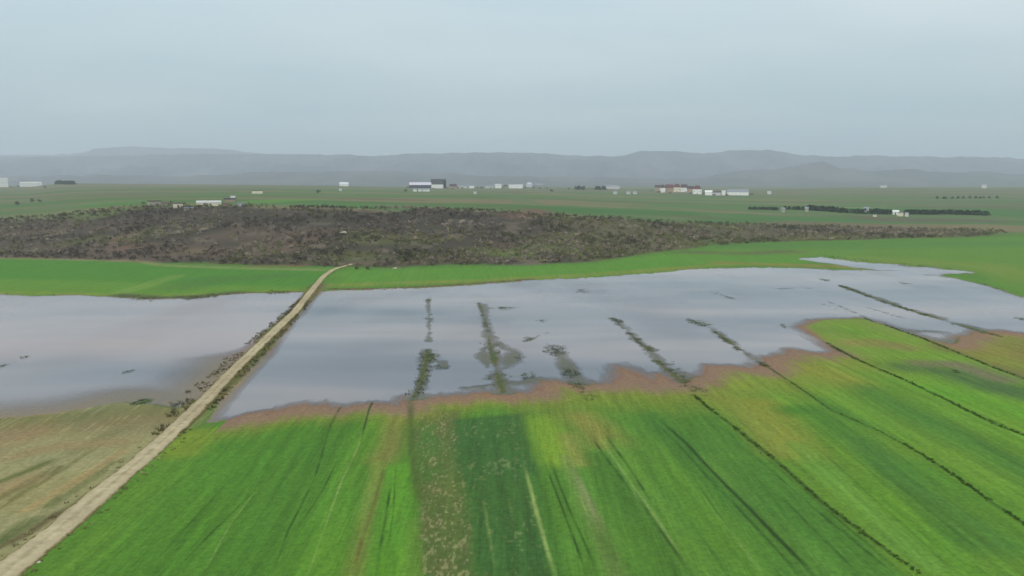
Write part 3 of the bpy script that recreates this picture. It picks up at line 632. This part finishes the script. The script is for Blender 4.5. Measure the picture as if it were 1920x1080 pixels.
clump = [((812, 668), 1.6, 60, 'dark bushy weed clump at the bend of the first weed row'), ((826, 689), 1.0, 26, 'short flat weed clump touching the first row above the shore'),
         ((1042, 656), 3.0, 120, 'largest round weed patch alone in the open water'), ((1068, 700), 1.8, 60, 'dark weed clump between the round patch and the mud'),
         ((975, 670), 1.2, 26, 'small weed clump right of the second weed row'), ((990, 635), 1.3, 18, 'faint weed tuft above the small clump by the second row'),
         ((1016, 602), 1.4, 18, 'lone pale weed tuft far out between the second and third rows'), ((945, 578), 2.2, 40, 'long flat weed clump beside the top of the second row'),
         ((1090, 546), 2.4, 40, 'flat dark weed clump alone near the far shore'), ((1158, 602), 1.8, 60, 'dark clump at the head of the third weed row'),
         ((1222, 655), 1.6, 50, 'dark clump midway down the third weed row'), ((1310, 605), 2.8, 60, 'wide olive clump at the head of the fourth row'),
         ((1470, 612), 1.5, 22, 'small weed streak left of the green tongue of land'), ((1548, 525), 2.0, 50, 'short dark clump before the start of the long right row'),
         ((1695, 531), 1.8, 18, 'faint clump in the water beyond the long right row'), ((1918, 598), 1.6, 40, 'dark clump at the right margin of the far water'),
         ((240, 697), .9, 18, 'small dark weed clump right of centre in the left pool'), ((48, 669), .8, 12, 'tiny weed clump on the left side of the left pool'),
         ((8, 686), .8, 14, 'tiny dark tuft at the left margin of the left pool'), ((990, 705), 1.5, 34, 'ragged clump at the mud edge right of the second row'),
         ((262, 755), 1.4, 24, 'flat olive clump in the shallows of the left pool'), ((330, 758), 1.2, 24, 'dark clump in the shallows beside the track'), ((1795, 700), 1.0, 14, 'dry weed tuft beside the pale wet patch')]
for (px, py), r_, n_, lab in clump:
    c = at(px, py); ps = []
    for _ in range(int(n_ * .7)):
        a, r = RNG.uniform(0, 6.28), r_ * math.sqrt(RNG.uniform(0, 1)) * RNG.uniform(.6, 1.1)
        ps.append((math.cos(a) * r * 1.1, math.sin(a) * r * 2.2, 0))
    an = np.linspace(0, 2 * math.pi, 25)[:-1]; rr_ = 1.12 + .14 * vn(np.cos(an) * 3 + px, np.sin(an) * 3, 7)
    HUM = (np.concatenate([[(0, 0, .05)], np.stack([np.cos(an) * rr_ * r_ * 1.1, np.sin(an) * rr_ * r_ * 2.2, -.12 + 0 * an], 1)]), np.array([(0, j + 1, (j + 1) % 24 + 1) for j in range(24)]))
    me = scatter_mesh('weed_clump', np.array(ps + [(0, 0, 0)]), [(RNG.uniform(.3, .7), RNG.uniform(.15, .38)) for _ in ps] + [(1, 1)], [LOW[j % 5] for j in range(len(ps))] + [HUM], [RNG.uniform(.0, .7) for _ in ps] + [.2])
    tag(link('weed_clump', me, M_weed, loc=(c[0], c[1], max(near_z(c[0], c[1]), -.03))), lab, 'weed clump', 'weed clumps standing in the flood')

# grassy banks between the strips
m_bank = plant_material('bank_grass', [(0, P(58, 88, 34)), (.55, P(78, 112, 42)), (1, P(120, 136, 66))])
for pts, w, lab, per, h in banks:
    L = smooth_line(at2(pts), .6); ps, sz, tn = [], [], []
    for i in range(len(L)):
        for _ in range(RNG.poisson(per * 1.3)):
            q = L[i] + RNG.normal(size=2) * w * .6
            if vn(np.array([i / 2.2]), np.array([w * 100]), 5)[0] < -.6: continue
            ps.append((*q, near_z(*q) + .02)); sz.append((RNG.uniform(.2, .4), h * RNG.uniform(.4, .9))); tn.append(RNG.uniform(.0, .75))
    ps = np.array(ps); c = ps.mean(0)
    tag(link('grass', scatter_mesh('grass', ps - c, sz, TUFT, tn), m_bank, loc=c), lab, kind='stuff')

# ---------------------------------------------------------------- scrub slope
def slope_points(n, umin, umax, tmin=0.0, tmax=1.0, rng=RNG):
    out = []
    while len(out) < n:
        u = rng.uniform(umin, umax); t = rng.uniform(tmin, tmax); y = float(foot(u)) + 4 + t * float(top(u) - foot(u))
        if u > .18 and rng.uniform() < np.interp(u, [.18, .45, .58, .64], [.0, .1, .3, .9]): continue
        if vn(np.array([u * y / 24]), np.array([y / 24]), 71)[0] < -.45 and rng.uniform() < .8: continue
        out.append((u * y, y))
    o = np.array(out); z = zland(o[:, 0] / o[:, 1], o[:, 1]); return np.column_stack([o, z])
pb = slope_points(5600, -.78, .64, 0, 1.08)
kind_n = fbm(pb[:, 0] / 40, pb[:, 1] / 40, 91, 3) + RNG.uniform(-.3, .3, len(pb)) + .36 * ss(.0, .2, pb[:, 0] / pb[:, 1])
gr = kind_n > .16
for sel, mat_, nm, lab in ((~gr, M_bare, 'undergrowth', 'grey brown leafless thicket covering the scrub slope'), (gr, M_green, 'undergrowth', 'low olive thicket among the bare scrub on the slope')):
    pp = pb[sel]; sz = [(RNG.uniform(.8, 2.6), RNG.uniform(.8, 2.4)) for _ in pp]
    tn = np.clip(.40 + .8 * fbm(pp[:, 0] / 26, pp[:, 1] / 30, 95, 3) + RNG.uniform(-.25, .25, len(pp)) - .2 * ss(.4, .8, (pp[:, 1] - foot(pp[:, 0] / pp[:, 1])) / 190), 0, 1)
    tag(link(nm, scatter_mesh(nm, pp, sz, SMALL, tn), mat_), lab, kind='stuff')
pr = slope_points(900, -.78, .2, 0, 1.0)
m_rock, t, b = principled('grey_stone', .95, .2)
nn = noise(t, coords(t), 1.4, 5, .6); rr = ramp(t, [(.3, P(96, 90, 84)), (.5, P(132, 126, 116)), (.7, P(172, 166, 152))]); t.links.new(nn, rr.inputs[0])
oi = N(t, 'ShaderNodeObjectInfo').outputs['Random']; t.links.new(mix(t, math_n(t, 'MULTIPLY', oi, .3), rr.outputs[0], P(70, 66, 62)), b.inputs['Base Color'])
tag(link('rubble', scatter_mesh('rubble', pr, [RNG.uniform(.25, .75) for _ in pr], ROCK, [.5] * len(pr)), m_rock), 'small grey stones strewn over the scrub slope', kind='stuff')
def proto(name, tmpl, mat_):
    out = []
    for v, f in tmpl:
        me = mesh_np(name, v, f, False); set_f(me, 'tint', np.clip(.62 + RNG.uniform(-.3, .3, len(v) // 3 + 1).repeat(3)[:len(v)], 0, 1)); me.materials.append(mat_); out.append(me)
    return out
def place(name, meshes, pts, smin, smax, hr, label, cat, group):
    for i, p in enumerate(pts):
        s = RNG.uniform(smin, smax)
        o = bpy.data.objects.new(name, meshes[i % len(meshes)]); COL.objects.link(o)
        o.location = p; o.rotation_euler = (0, 0, RNG.uniform(0, 6.28)); o.scale = (s, s, s * RNG.uniform(*hr))
        tag(o, label, cat, group)
bare_me, green_me, rock_me = proto('bare_shrub', BARE, M_bare), proto('green_shrub', LEAFY, M_green), proto('boulder', ROCK, m_rock)
place('bare_shrub', bare_me, slope_points(120, -.72, -.13, .0, .55), 1.4, 2.5, (.8, 1.2), 'grey brown leafless shrub on the scrub slope left of the track', 'shrub', 'bare shrubs on the slope left of the track')
place('bare_shrub', bare_me, slope_points(120, -.13, .17, .0, .6), 1.4, 2.5, (.8, 1.2), 'grey brown leafless shrub on the scrub slope right of the track', 'shrub', 'bare shrubs on the slope right of the track')
place('bare_tree', bare_me, slope_points(130, .17, .61, .0, .9), 2.0, 3.4, (1.0, 1.5), 'small leafless tree in the straggling wood on the right', 'tree', 'leafless trees of the right hand wood')
place('green_shrub', green_me, slope_points(90, -.25, .30, .0, .5), 1.2, 2.4, (.7, 1.1), 'olive green leafy shrub among the bare scrub', 'shrub', 'olive shrubs on the slope')
place('boulder', rock_me, slope_points(70, -.65, .25, .0, .5), .8, 1.6, (.8, 1.1), 'grey boulder lying among the scrub', 'boulder', 'grey boulders on the slope')
for (px, py), s, lab in [((643, 439), 2.2, 'white boulder, brightest on the scrub slope above the track end'), ((740, 505), 1.1, 'pale boulder in the grass at the foot of the slope'), ((113, 474), 1.6, 'pale boulder at the foot of the slope on the left'), ((72, 1057), .35, 'white stone beside the near end of the track')]:
    c = at(px, py); o = link('boulder', mesh_np('boulder', *ROCK[2], False), None, loc=c + (0, 0, s * .3)); o.scale = (s, s, s)
    if 'wm' not in globals():
        wm, t, b = principled('white_stone', .9, .2); nn = noise(t, coords(t), 1.5, 4); rr = ramp(t, [(.3, P(170, 164, 150)), (.7, P(225, 220, 205))]); t.links.new(nn, rr.inputs[0]); t.links.new(rr.outputs[0], b.inputs['Base Color'])
    o.data.materials.append(wm); tag(o, lab, 'boulder')
# bushes standing alone
for (px, py), s, lab in [((32, 385), 4.0, 'round dark bush alone on the far left meadow'), ((60, 379), 4.0, 'dark bush of a pair above the far left meadow'), ((75, 379), 3.2, 'smaller dark bush beside its pair on the left meadow'), ((597, 362), 4.5, 'lone dark bush on the plateau below the horizon'),
                         ((668, 506), 1.5, 'dark bush just right of the track end'), ((690, 507), 1.7, 'second dark bush right of the track end'), ((777, 398), 3.0, 'dark bush on the top edge of the slope'), ((760, 360), 4.5, 'dark bush left of the long lilac roofed barn'),
                         ((1670, 430), 3.0, 'dark tree rising above the far right wood'), ((1657, 446), 2.6, 'black bush at the lower edge of the far right wood'), ((855, 352), 5, 'dark bush beside the dark tower'), ((1035, 360), 5, 'pale bush on the plateau edge right of the white halls')]:
    me = mesh_np('green_shrub', *LEAFY[int(px) % 4], False); set_f(me, 'tint', np.full(len(me.vertices), .15))
    o = link('green_shrub', me, M_green, loc=at(px, py)); o.scale = (s, s, s); tag(o, lab, 'bush')

for i, (px, py) in enumerate([(764, 353), (812, 355), (838, 354), (848, 355), (858, 353), (866, 354), (874, 353), (895, 353), (902, 354), (920, 354), (943, 353), (984, 353), (1000, 353), (1012, 354), (1025, 354), (1066, 355), (1103, 355), (1110, 355), (1222, 358), (1235, 362), (1256, 363), (1281, 363), (1294, 364), (1318, 365), (1338, 367), (1362, 367), (1408, 366), (20, 352), (34, 351), (84, 353), (268, 383), (320, 382), (345, 384), (418, 384), (462, 388), (1664, 400)]):
    o = bpy.data.objects.new('green_shrub', bpy.data.meshes['green_shrub']); COL.objects.link(o); o.location = at(px, py); q_ = RNG.uniform(2.5, 4.5) * (1 if py < 370 else .5); o.scale = (q_ * 1.5, q_ * 1.5, q_)
    tag(o, 'dark garden bush beside the houses of the plateau', 'bush', 'garden bushes by the plateau houses')
# dark windbreak rows
con_v, con_f = [], []
def conifer(rng):
    v, f = [], []
    for i in range(150):
        z = rng.uniform(.08, 1.0); r = (.30 * (1 - z) ** .7 + .03) * rng.uniform(.5, 1.1); a = rng.uniform(0, 6.28)
        c = np.array((math.cos(a) * r, math.sin(a) * r, z)); e1 = rng.normal(size=3) * .06; e2 = rng.normal(size=3) * .06; k = len(v)
        v += [c - e1, c + e1, c + e2 - (0, 0, .04)]; f.append((k, k + 1, k + 2))
    return np.array(v), np.array(f)
CON = proto('crown', [conifer(rt) for _ in range(4)], M_conifer)
m_bark, t, b = principled('bark', .9, .1); nn = noise(t, coords(t, (8, 8, 2)), 2, 3); rr = ramp(t, [(.3, P(58, 48, 40)), (.7, P(96, 84, 70))]); t.links.new(nn, rr.inputs[0]); t.links.new(rr.outputs[0], b.inputs['Base Color'])
kv = np.array([(math.cos(a) * r, math.sin(a) * r, z) for z, r in ((-.05, .035), (.3, .025), (.85, .008)) for a in np.linspace(0, 2 * math.pi, 7)[:-1]])
kf = np.array([(i + 6 * j, (i + 1) % 6 + 6 * j, (i + 1) % 6 + 6 * (j + 1), i + 6 * (j + 1)) for j in (0, 1) for i in range(6)])
TRUNK = mesh_np('trunk', kv, kf); TRUNK.materials.append(m_bark)
def conifer_row(pts, step, h, label, group):
    q = np.array([at(*p) for p in pts]); d = np.r_[0, np.cumsum(np.hypot(*np.diff(q[:, :2], axis=0).T))]
    for s in np.arange(0, d[-1], step):
        s2 = s + RNG.uniform(-.3, .3) * step
        x, y = np.interp(s2, d, q[:, 0]), np.interp(s2, d, q[:, 1]) + RNG.uniform(-2, 2)
        r = bpy.data.objects.new('conifer_tree', None); COL.objects.link(r); r.location = (x, y, float(zland(x / y, y))); hh = h * RNG.uniform(.85, 1.1)
        r.scale = (hh * 2.3, hh * 2.3, hh); r.rotation_euler = (0, 0, RNG.uniform(0, 6)); tag(r, label, 'tree', group)
        for nm, me in (('crown', CON[int(RNG.integers(4))]), ('trunk', TRUNK)):
            o = bpy.data.objects.new(nm, me); COL.objects.link(o); o.parent = r
conifer_row([(1404, 393), (1462, 394)], 2.7, 3.4, 'short dark conifer in the low row left of the windbreak gap', 'conifers left of the windbreak gap')
conifer_row([(1473, 393), (1510, 394)], 2.7, 4.2, 'dark conifer between the two white posts of the windbreak', 'conifers between the posts')
conifer_row([(1516, 394), (1545, 396), (1570, 398)], 2.7, 5.8, 'tall dark conifer in the thickest part of the windbreak', 'tall conifers of the windbreak')
conifer_row([(1575, 399), (1622, 401)], 2.7, 5.4, 'dark conifer left of the small white shed in the windbreak', 'conifers left of the small white shed')
conifer_row([(1632, 401), (1672, 402)], 2.7, 5.4, 'dark conifer between the small shed and the white house', 'conifers between shed and house')
conifer_row([(1698, 402), (1760, 402), (1850, 404)], 2.7, 5.2, 'dark conifer in the long row right of the white house', 'conifers right of the white house')
conifer_row([(106, 346), (140, 346)], 5.5, 9, 'dark conifer in the short row on the far left horizon', 'conifers on the left horizon')
conifer_row([(1080, 356), (1096, 356)], 6, 9, 'dark tree in the left clump on the horizon', 'left clump of horizon trees')
conifer_row([(1117, 356), (1134, 356)], 6, 9, 'dark tree in the right clump on the horizon', 'right clump of horizon trees')
conifer_row([(1755, 373), (1870, 372)], 12, 4, 'low green tree in the far row above the windbreak', 'low trees above the windbreak')

# ---------------------------------------------------------------- buildings
MATS = {}
def paint(name, rgb, rough=.8, var=.12):
    if name not in MATS:
        m, t, b = principled(name, rough, .3); nn = noise(t, coords(t), .35, 4, .6); c = np.clip(lin(rgb) * .86, 0, .82)
        rr = ramp(t, [(.3, tuple(np.clip(c * (1 - var), 0, .9))), (.7, tuple(np.clip(c * (1 + var), 0, .9)))]); t.links.new(nn, rr.inputs[0]); t.links.new(rr.outputs[0], b.inputs['Base Color']); MATS[name] = m
    return MATS[name]
WALLS = {'white': (246, 246, 242), 'cream': (236, 226, 200), 'tan': (172, 150, 126), 'grey': (150, 150, 150), 'pale': (206, 206, 206), 'dark': (66, 66, 76), 'lilac': (200, 198, 214), 'stone': (172, 168, 152)}
ROOFS = {'red': (104, 64, 62), 'darkred': (80, 56, 60), 'grey': (140, 144, 152), 'lilac': (212, 208, 220), 'white': (240, 240, 240), 'pale': (200, 200, 196), 'brown': (96, 80, 68), 'dark': (62, 60, 66)}
def boxes(name, lst):
    v, f = [], []
    for x0, x1, y0, y1, z0, z1 in lst:
        k = len(v); v += [(x0, y0, z0), (x1, y0, z0), (x1, y1, z0), (x0, y1, z0), (x0, y0, z1), (x1, y0, z1), (x1, y1, z1), (x0, y1, z1)]
        f += [(k, k + 3, k + 2, k + 1), (k + 4, k + 5, k + 6, k + 7), (k, k + 1, k + 5, k + 4), (k + 1, k + 2, k + 6, k + 5), (k + 2, k + 3, k + 7, k + 6), (k + 3, k, k + 4, k + 7)]
    me = bpy.data.meshes.new(name); me.from_pydata(v, [], f); me.update(); return me
def building(x0, x1, yt, yb, wall, roof, form, name, label, cat, rp=.35, group=None, win=True):
    """front between photo columns x0..x1, ridge at row yt, foot at row yb"""
    c = at((x0 + x1) / 2, yb); d = c[1]; w = (x1 - x0) * d / F / 2; h = (yb - yt) * d / F; dep = min(max(w * .55, 4), 9)
    r = link(name, None, loc=c); r.rotation_euler = (0, 0, -math.atan2(c[0], c[1]) + R(RNG.uniform(-6, 6))); tag(r, label, cat, group)
    hr = h * rp if form != 'flat' else h * .06 + .25; hw = h - hr
    link('wall', boxes('wall', [(-w, w, -dep, dep, -1.5, hw)]), paint('wall_' + wall, WALLS[wall]), r)
    e = .35; rmat = paint('roof_' + roof, ROOFS[roof])
    if form == 'flat': link('roof', boxes('roof', [(-w - e, w + e, -dep - e, dep + e, hw, hw + hr)]), rmat, r)
    else:
        me = bpy.data.meshes.new('roof'); s = w + e; q = dep + e; z = hw - .05; i = s if form == 'gable' else max(s - q, s * .2)
        me.from_pydata([(-s, -q, z), (s, -q, z), (s, q, z), (-s, q, z), (-i, 0, h), (i, 0, h)], [], [(0, 1, 5, 4), (2, 3, 4, 5), (1, 2, 5), (3, 0, 4), (3, 2, 1, 0)]); me.update(); link('roof', me, rmat, r)
    if win and hw > 2.2:
        n = max(1, min(6, int(2 * w / 5))); gl = paint('dark_glass', (58, 64, 72), .2); z0, z1 = hw * .42, min(hw * .8, hw * .42 + 1.6); zz = -w + w / n
        for j in range(n):
            x = -w + (2 * j + 1) * w / n
            if j == n // 2: link('door', boxes('door', [(x - .6, x + .6, -dep - .06, -dep + .05, -.2, min(2.2, hw * .8))]), paint('brown_door', (92, 74, 62)), r)
            else: link('window', boxes('window', [(x - .6, x + .6, -dep - .05, -dep + .05, z0, z1)]), gl, r)
    return r
B = building
B(-22, 12, 332, 351, 'white', 'lilac', 'flat', 'tall_building', 'tall pale block cut by the left edge of the photo', 'building')
B(41, 75, 341, 350, 'white', 'pale', 'gable', 'long_building', 'long low white hall on the far left horizon', 'building', win=False)
B(75, 80, 348, 353, 'stone', 'grey', 'flat', 'shed', 'tiny pale shed at the right end of the left white hall', 'shed', win=False)
B(279, 300, 376, 386, 'stone', 'brown', 'flat', 'ruined_house', 'low stone ruin at the left of the hamlet on the slope top', 'house', win=False)
B(304, 318, 378, 386, 'stone', 'brown', 'gable', 'stone_house', 'grey stone house with the dark gap in the hilltop hamlet', 'house')
B(326, 342, 380, 390, 'cream', 'brown', 'flat', 'stone_house', 'small pale house at the right of the stone hamlet', 'house')
B(346, 362, 389, 394, 'stone', 'grey', 'flat', 'shed', 'low stone shed just below the hilltop hamlet', 'shed', win=False)
B(371, 413, 376, 386, 'cream', 'pale', 'gable', 'long_building', 'long cream barn on top of the scrub slope', 'barn', win=False)
B(420, 431, 380, 387, 'tan', 'brown', 'gable', 'shed', 'small tan shed right of the long cream barn', 'shed', win=False)
B(421, 441, 371, 378, 'tan', 'dark', 'gable', 'farmhouse', 'dark roofed farmhouse behind the cream barn', 'house')
B(433, 441, 366, 372, 'white', 'grey', 'flat', 'shed', 'white hut behind the dark roofed farmhouse', 'hut', win=False)
B(445, 458, 380, 387, 'pale', 'grey', 'flat', 'shed', 'pale shed at the right end of the hilltop farm', 'shed', win=False)
B(473, 492, 357, 363, 'cream', 'brown', 'flat', 'long_building', 'low cream shed alone on the plateau beyond the farm', 'shed', win=False)
B(637, 653, 342, 349, 'white', 'white', 'gable', 'white_house', 'white house standing alone on the horizon left of centre', 'house', win=False)
B(636, 641, 353, 358, 'pale', 'pale', 'flat', 'shed', 'tiny white hut in front of the lone horizon house', 'hut', win=False)
B(768, 808, 342, 353, 'dark', 'lilac', 'gable', 'long_barn', 'long barn with lilac roof and dark wall on the horizon', 'barn', .45, win=False)
B(808, 831, 336, 353, 'white', 'dark', 'gable', 'farm_hall', 'white hall under a tall dark roof beside the tower', 'hall', .58, win=False)
for x, lab in ((778, 'leftmost small white hut in front of the long barn'), (787, 'second white hut from the left before the long barn'), (795, 'third white hut before the long barn'), (802, 'white hut nearest the tall dark roofed hall')):
    B(x - 3, x + 3, 353, 359, 'white', 'grey', 'gable', 'hut', lab, 'hut', group='huts before the long barn', win=False)
# tower
c = at(834, 353); sc_ = c[1] / F
r = link('silo_tower', None, loc=c); tag(r, 'dark narrow tower at the right end of the white hall', 'tower')
def cyl(name, r0, r1, z0, z1, n=14):
    a = np.linspace(0, 2 * math.pi, n + 1)[:-1]; v = [(math.cos(x) * r0, math.sin(x) * r0, z0) for x in a] + [(math.cos(x) * r1, math.sin(x) * r1, z1) for x in a]
    me = bpy.data.meshes.new(name); me.from_pydata(v, [], [(i, (i + 1) % n, n + (i + 1) % n, n + i) for i in range(n)] + [tuple(range(n, 2 * n)), tuple(range(n))[::-1]]); me.update(); return me
link('body', cyl('body', 2.8 * sc_, 2.8 * sc_, -1, 14 * sc_), paint('wall_dark', WALLS['dark']), r); link('roof', cyl('roof', 3.1 * sc_, .4 * sc_, 14 * sc_, 18 * sc_), paint('roof_dark', ROOFS['dark']), r)
B(843, 856, 345, 353, 'tan', 'darkred', 'gable', 'red_house', 'dark red roofed house just right of the tower', 'house', .6, win=False)
B(860, 876, 347, 353, 'pale', 'grey', 'gable', 'grey_house', 'dull pale house between the red roof and the white houses', 'house', win=False)
B(880, 889, 346, 353, 'white', 'grey', 'gable', 'white_house', 'small white house first in the chain on the horizon', 'house', win=False)
B(910, 925, 347, 353, 'pale', 'grey', 'gable', 'grey_house', 'pale grey house midway in the horizon chain', 'house', win=False)
B(928, 940, 345, 353, 'white', 'pale', 'gable', 'white_house', 'brightest white block in the horizon chain', 'house', win=False)
B(945, 952, 347, 353, 'tan', 'darkred', 'gable', 'red_house', 'small dull red house left of the long white hall', 'house', win=False)
B(954, 980, 346, 353, 'white', 'pale', 'gable', 'long_building', 'long white hall at the centre of the horizon', 'hall', win=False)
B(987, 998, 342, 351, 'lilac', 'lilac', 'hip', 'pale_house', 'hazy bluish house with pointed roof right of the long white hall', 'house', win=False)
B(1003, 1020, 344, 353, 'grey', 'grey', 'hip', 'grey_barn', 'hazy grey barn at the right end of the horizon chain', 'barn', win=False)
B(888, 893, 358, 364, 'pale', 'grey', 'flat', 'hut', 'tiny white hut alone on the meadow below the horizon chain', 'hut', win=False)
B(1136, 1162, 347, 354, 'pale', 'grey', 'gable', 'pale_barn', 'pale barn right of the dark horizon trees', 'barn', win=False)
B(1150, 1157, 358, 364, 'pale', 'grey', 'gable', 'hut', 'white hut below the pale barn', 'hut', win=False)
B(1175, 1182, 358, 364, 'pale', 'grey', 'gable', 'hut', 'left white hut of the pair left of the red roofed village', 'hut', win=False)
B(1187, 1194, 358, 364, 'pale', 'grey', 'gable', 'hut', 'right white hut of the pair left of the red roofed village', 'hut', win=False)
for x0, x1, yt, yb, wl, rf, lab in [(1228, 1240, 347, 358, 'tan', 'darkred', 'leftmost red roofed house of the village'), (1238, 1247, 346, 361, 'white', 'darkred', 'narrow white gabled house near the left end of the village'), (1247, 1262, 346, 361, 'tan', 'red', 'brown walled house in the middle of the village'),
                                    (1262, 1276, 345, 360, 'cream', 'red', 'wide cream house with a red roof in the village'), (1277, 1288, 346, 360, 'white', 'darkred', 'white house right of the wide cream one'), (1288, 1300, 349, 361, 'tan', 'darkred', 'dark house beside the white gate house'), (1299, 1315, 348, 364, 'white', 'red', 'white gate house at the right end of the red village')]:
    B(x0, x1, yt, yb, wl, rf, 'hip' if x0 in (1238, 1262, 1299) else 'gable', 'village_house', lab, 'house', .42, 'red roofed village houses')
B(1322, 1335, 357, 366, 'white', 'white', 'gable', 'white_house', 'bright white shed first right of the village', 'shed', win=False)
B(1335, 1351, 358, 366, 'pale', 'brown', 'gable', 'long_building', 'pale barn between the bright shed and the white cottage', 'barn', win=False)
B(1353, 1360, 357, 366, 'white', 'white', 'flat', 'cottage', 'narrow white cottage between two long barns', 'cottage', win=False)
B(1364, 1402, 355, 366, 'white', 'grey', 'gable', 'long_barn', 'long grey roofed barn with a white wall right of the village', 'barn', .45, win=False)
B(1439, 1446, 357, 364, 'pale', 'grey', 'flat', 'hut', 'small white hut alone right of the long grey barn', 'hut', win=False)
B(1651, 1662, 347, 352, 'pale', 'pale', 'flat', 'hut', 'low white hut on the right horizon', 'hut', win=False)
B(1841, 1849, 346, 353, 'pale', 'pale', 'flat', 'hut', 'white hut furthest right on the horizon', 'hut', win=False)
B(1620, 1629, 388, 398, 'white', 'grey', 'gable', 'shed', 'small white shed half hidden in the windbreak', 'shed', win=False)
B(1673, 1684, 394, 402, 'white', 'white', 'gable', 'white_house', 'white house in the gap of the windbreak', 'house')
B(1683, 1693, 398, 405, 'cream', 'grey', 'flat', 'shed', 'cream annex at the foot of the windbreak house', 'shed', win=False)
B(1697, 1703, 398, 406, 'pale', 'grey', 'flat', 'shed', 'pale lean shed right of the windbreak house', 'shed', win=False)
B(1637, 1643, 402, 406, 'cream', 'grey', 'flat', 'shed', 'tiny cream hut below the windbreak', 'hut', win=False)
for px, py, lab in ((1468, 398, 'pale hut at the left gap of the windbreak'), (1512, 397, 'pale hut at the second gap of the windbreak')): B(px - 3, px + 3, py - 9, py, 'stone', 'grey', 'gable', 'hut', lab, 'hut', win=False)

# ---------------------------------------------------------------- hills
def ridge(pts, D, depth, color, name, label, seed, rough=1.0):
    px = np.array([p[0] for p in pts], float); py = np.array([p[1] for p in pts], float)
    q = np.linspace(px[0], px[-1], 900); yy = np.interp(q, px, py)
    dx, dy, dz = ray(q, yy); u = dx / dy; zc_ = H + dz / dy * D
    yy2 = zc_ + rough * .0018 * D * fbm(q / 22, q * 0, seed, 4)
    vs, rows_ = [], 30
    for j in range(rows_):
        t_ = j / (rows_ - 1); f_ = t_ / .7 if t_ < .7 else 1 - (t_ - .7) / .3
        Yj = D - depth * .7 + depth * t_
        prof = f_ ** 1.25
        gul = 1 + .8 * (1 - f_) * fbm(u * D / 420 + 3, np.full_like(u, Yj / 900), seed + 3, 4) + .4 * math.sin(f_ * 3.14) * fbm(u * D / 150, np.full_like(u, Yj / 300), seed + 9, 3)
        vs.append(np.stack([u * Yj, np.full_like(u, Yj), -2 + (yy2 + 2) * prof * np.clip(gul, .1, 1.3)], 1))
    v = np.concatenate(vs); n = len(u); ii = np.arange(rows_ * n).reshape(rows_, n)
    me = mesh_np(name, v, np.stack([ii[:-1, :-1], ii[:-1, 1:], ii[1:, 1:], ii[1:, :-1]], -1).reshape(-1, 4))
    m, t, b = principled(name + '_soil', 1, .1)
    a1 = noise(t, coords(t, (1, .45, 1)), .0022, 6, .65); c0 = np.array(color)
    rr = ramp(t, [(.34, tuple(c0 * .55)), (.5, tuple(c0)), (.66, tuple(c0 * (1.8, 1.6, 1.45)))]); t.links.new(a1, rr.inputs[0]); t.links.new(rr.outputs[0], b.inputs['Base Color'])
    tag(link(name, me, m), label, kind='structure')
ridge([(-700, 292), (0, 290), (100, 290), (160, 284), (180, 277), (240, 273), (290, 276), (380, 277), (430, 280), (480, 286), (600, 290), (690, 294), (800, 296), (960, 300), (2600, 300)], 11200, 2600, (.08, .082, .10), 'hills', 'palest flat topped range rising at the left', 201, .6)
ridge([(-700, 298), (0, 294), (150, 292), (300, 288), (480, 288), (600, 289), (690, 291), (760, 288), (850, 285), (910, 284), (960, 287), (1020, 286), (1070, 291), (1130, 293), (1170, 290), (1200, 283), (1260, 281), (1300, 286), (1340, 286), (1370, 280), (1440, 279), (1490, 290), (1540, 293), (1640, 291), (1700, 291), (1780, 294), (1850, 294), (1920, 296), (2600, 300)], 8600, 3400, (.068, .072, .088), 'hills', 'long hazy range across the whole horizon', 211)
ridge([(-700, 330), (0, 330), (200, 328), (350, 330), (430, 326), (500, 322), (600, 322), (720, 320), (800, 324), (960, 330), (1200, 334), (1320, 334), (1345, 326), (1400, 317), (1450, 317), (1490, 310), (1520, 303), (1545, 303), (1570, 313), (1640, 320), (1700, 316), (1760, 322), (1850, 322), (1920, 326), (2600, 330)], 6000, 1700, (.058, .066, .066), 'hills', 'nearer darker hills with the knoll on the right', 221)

# ---------------------------------------------------------------- haze
hv = boxes('haze', [(-45000, 45000, -1500, 26000, -4, 545)])
hm = bpy.data.materials.new('haze'); hm.use_nodes = True; t = hm.node_tree; t.nodes.clear()
pv = N(t, 'ShaderNodeVolumePrincipled'); pv.inputs['Color'].default_value = (.835, .905, 1.0, 1); pv.inputs['Density'].default_value = 1.38e-4; pv.inputs['Anisotropy'].default_value = .2
o_ = N(t, 'ShaderNodeOutputMaterial'); t.links.new(pv.outputs[0], o_.inputs['Volume'])
tag(link('haze', hv, hm), 'pale haze lying over the plain and hills', kind='stuff')
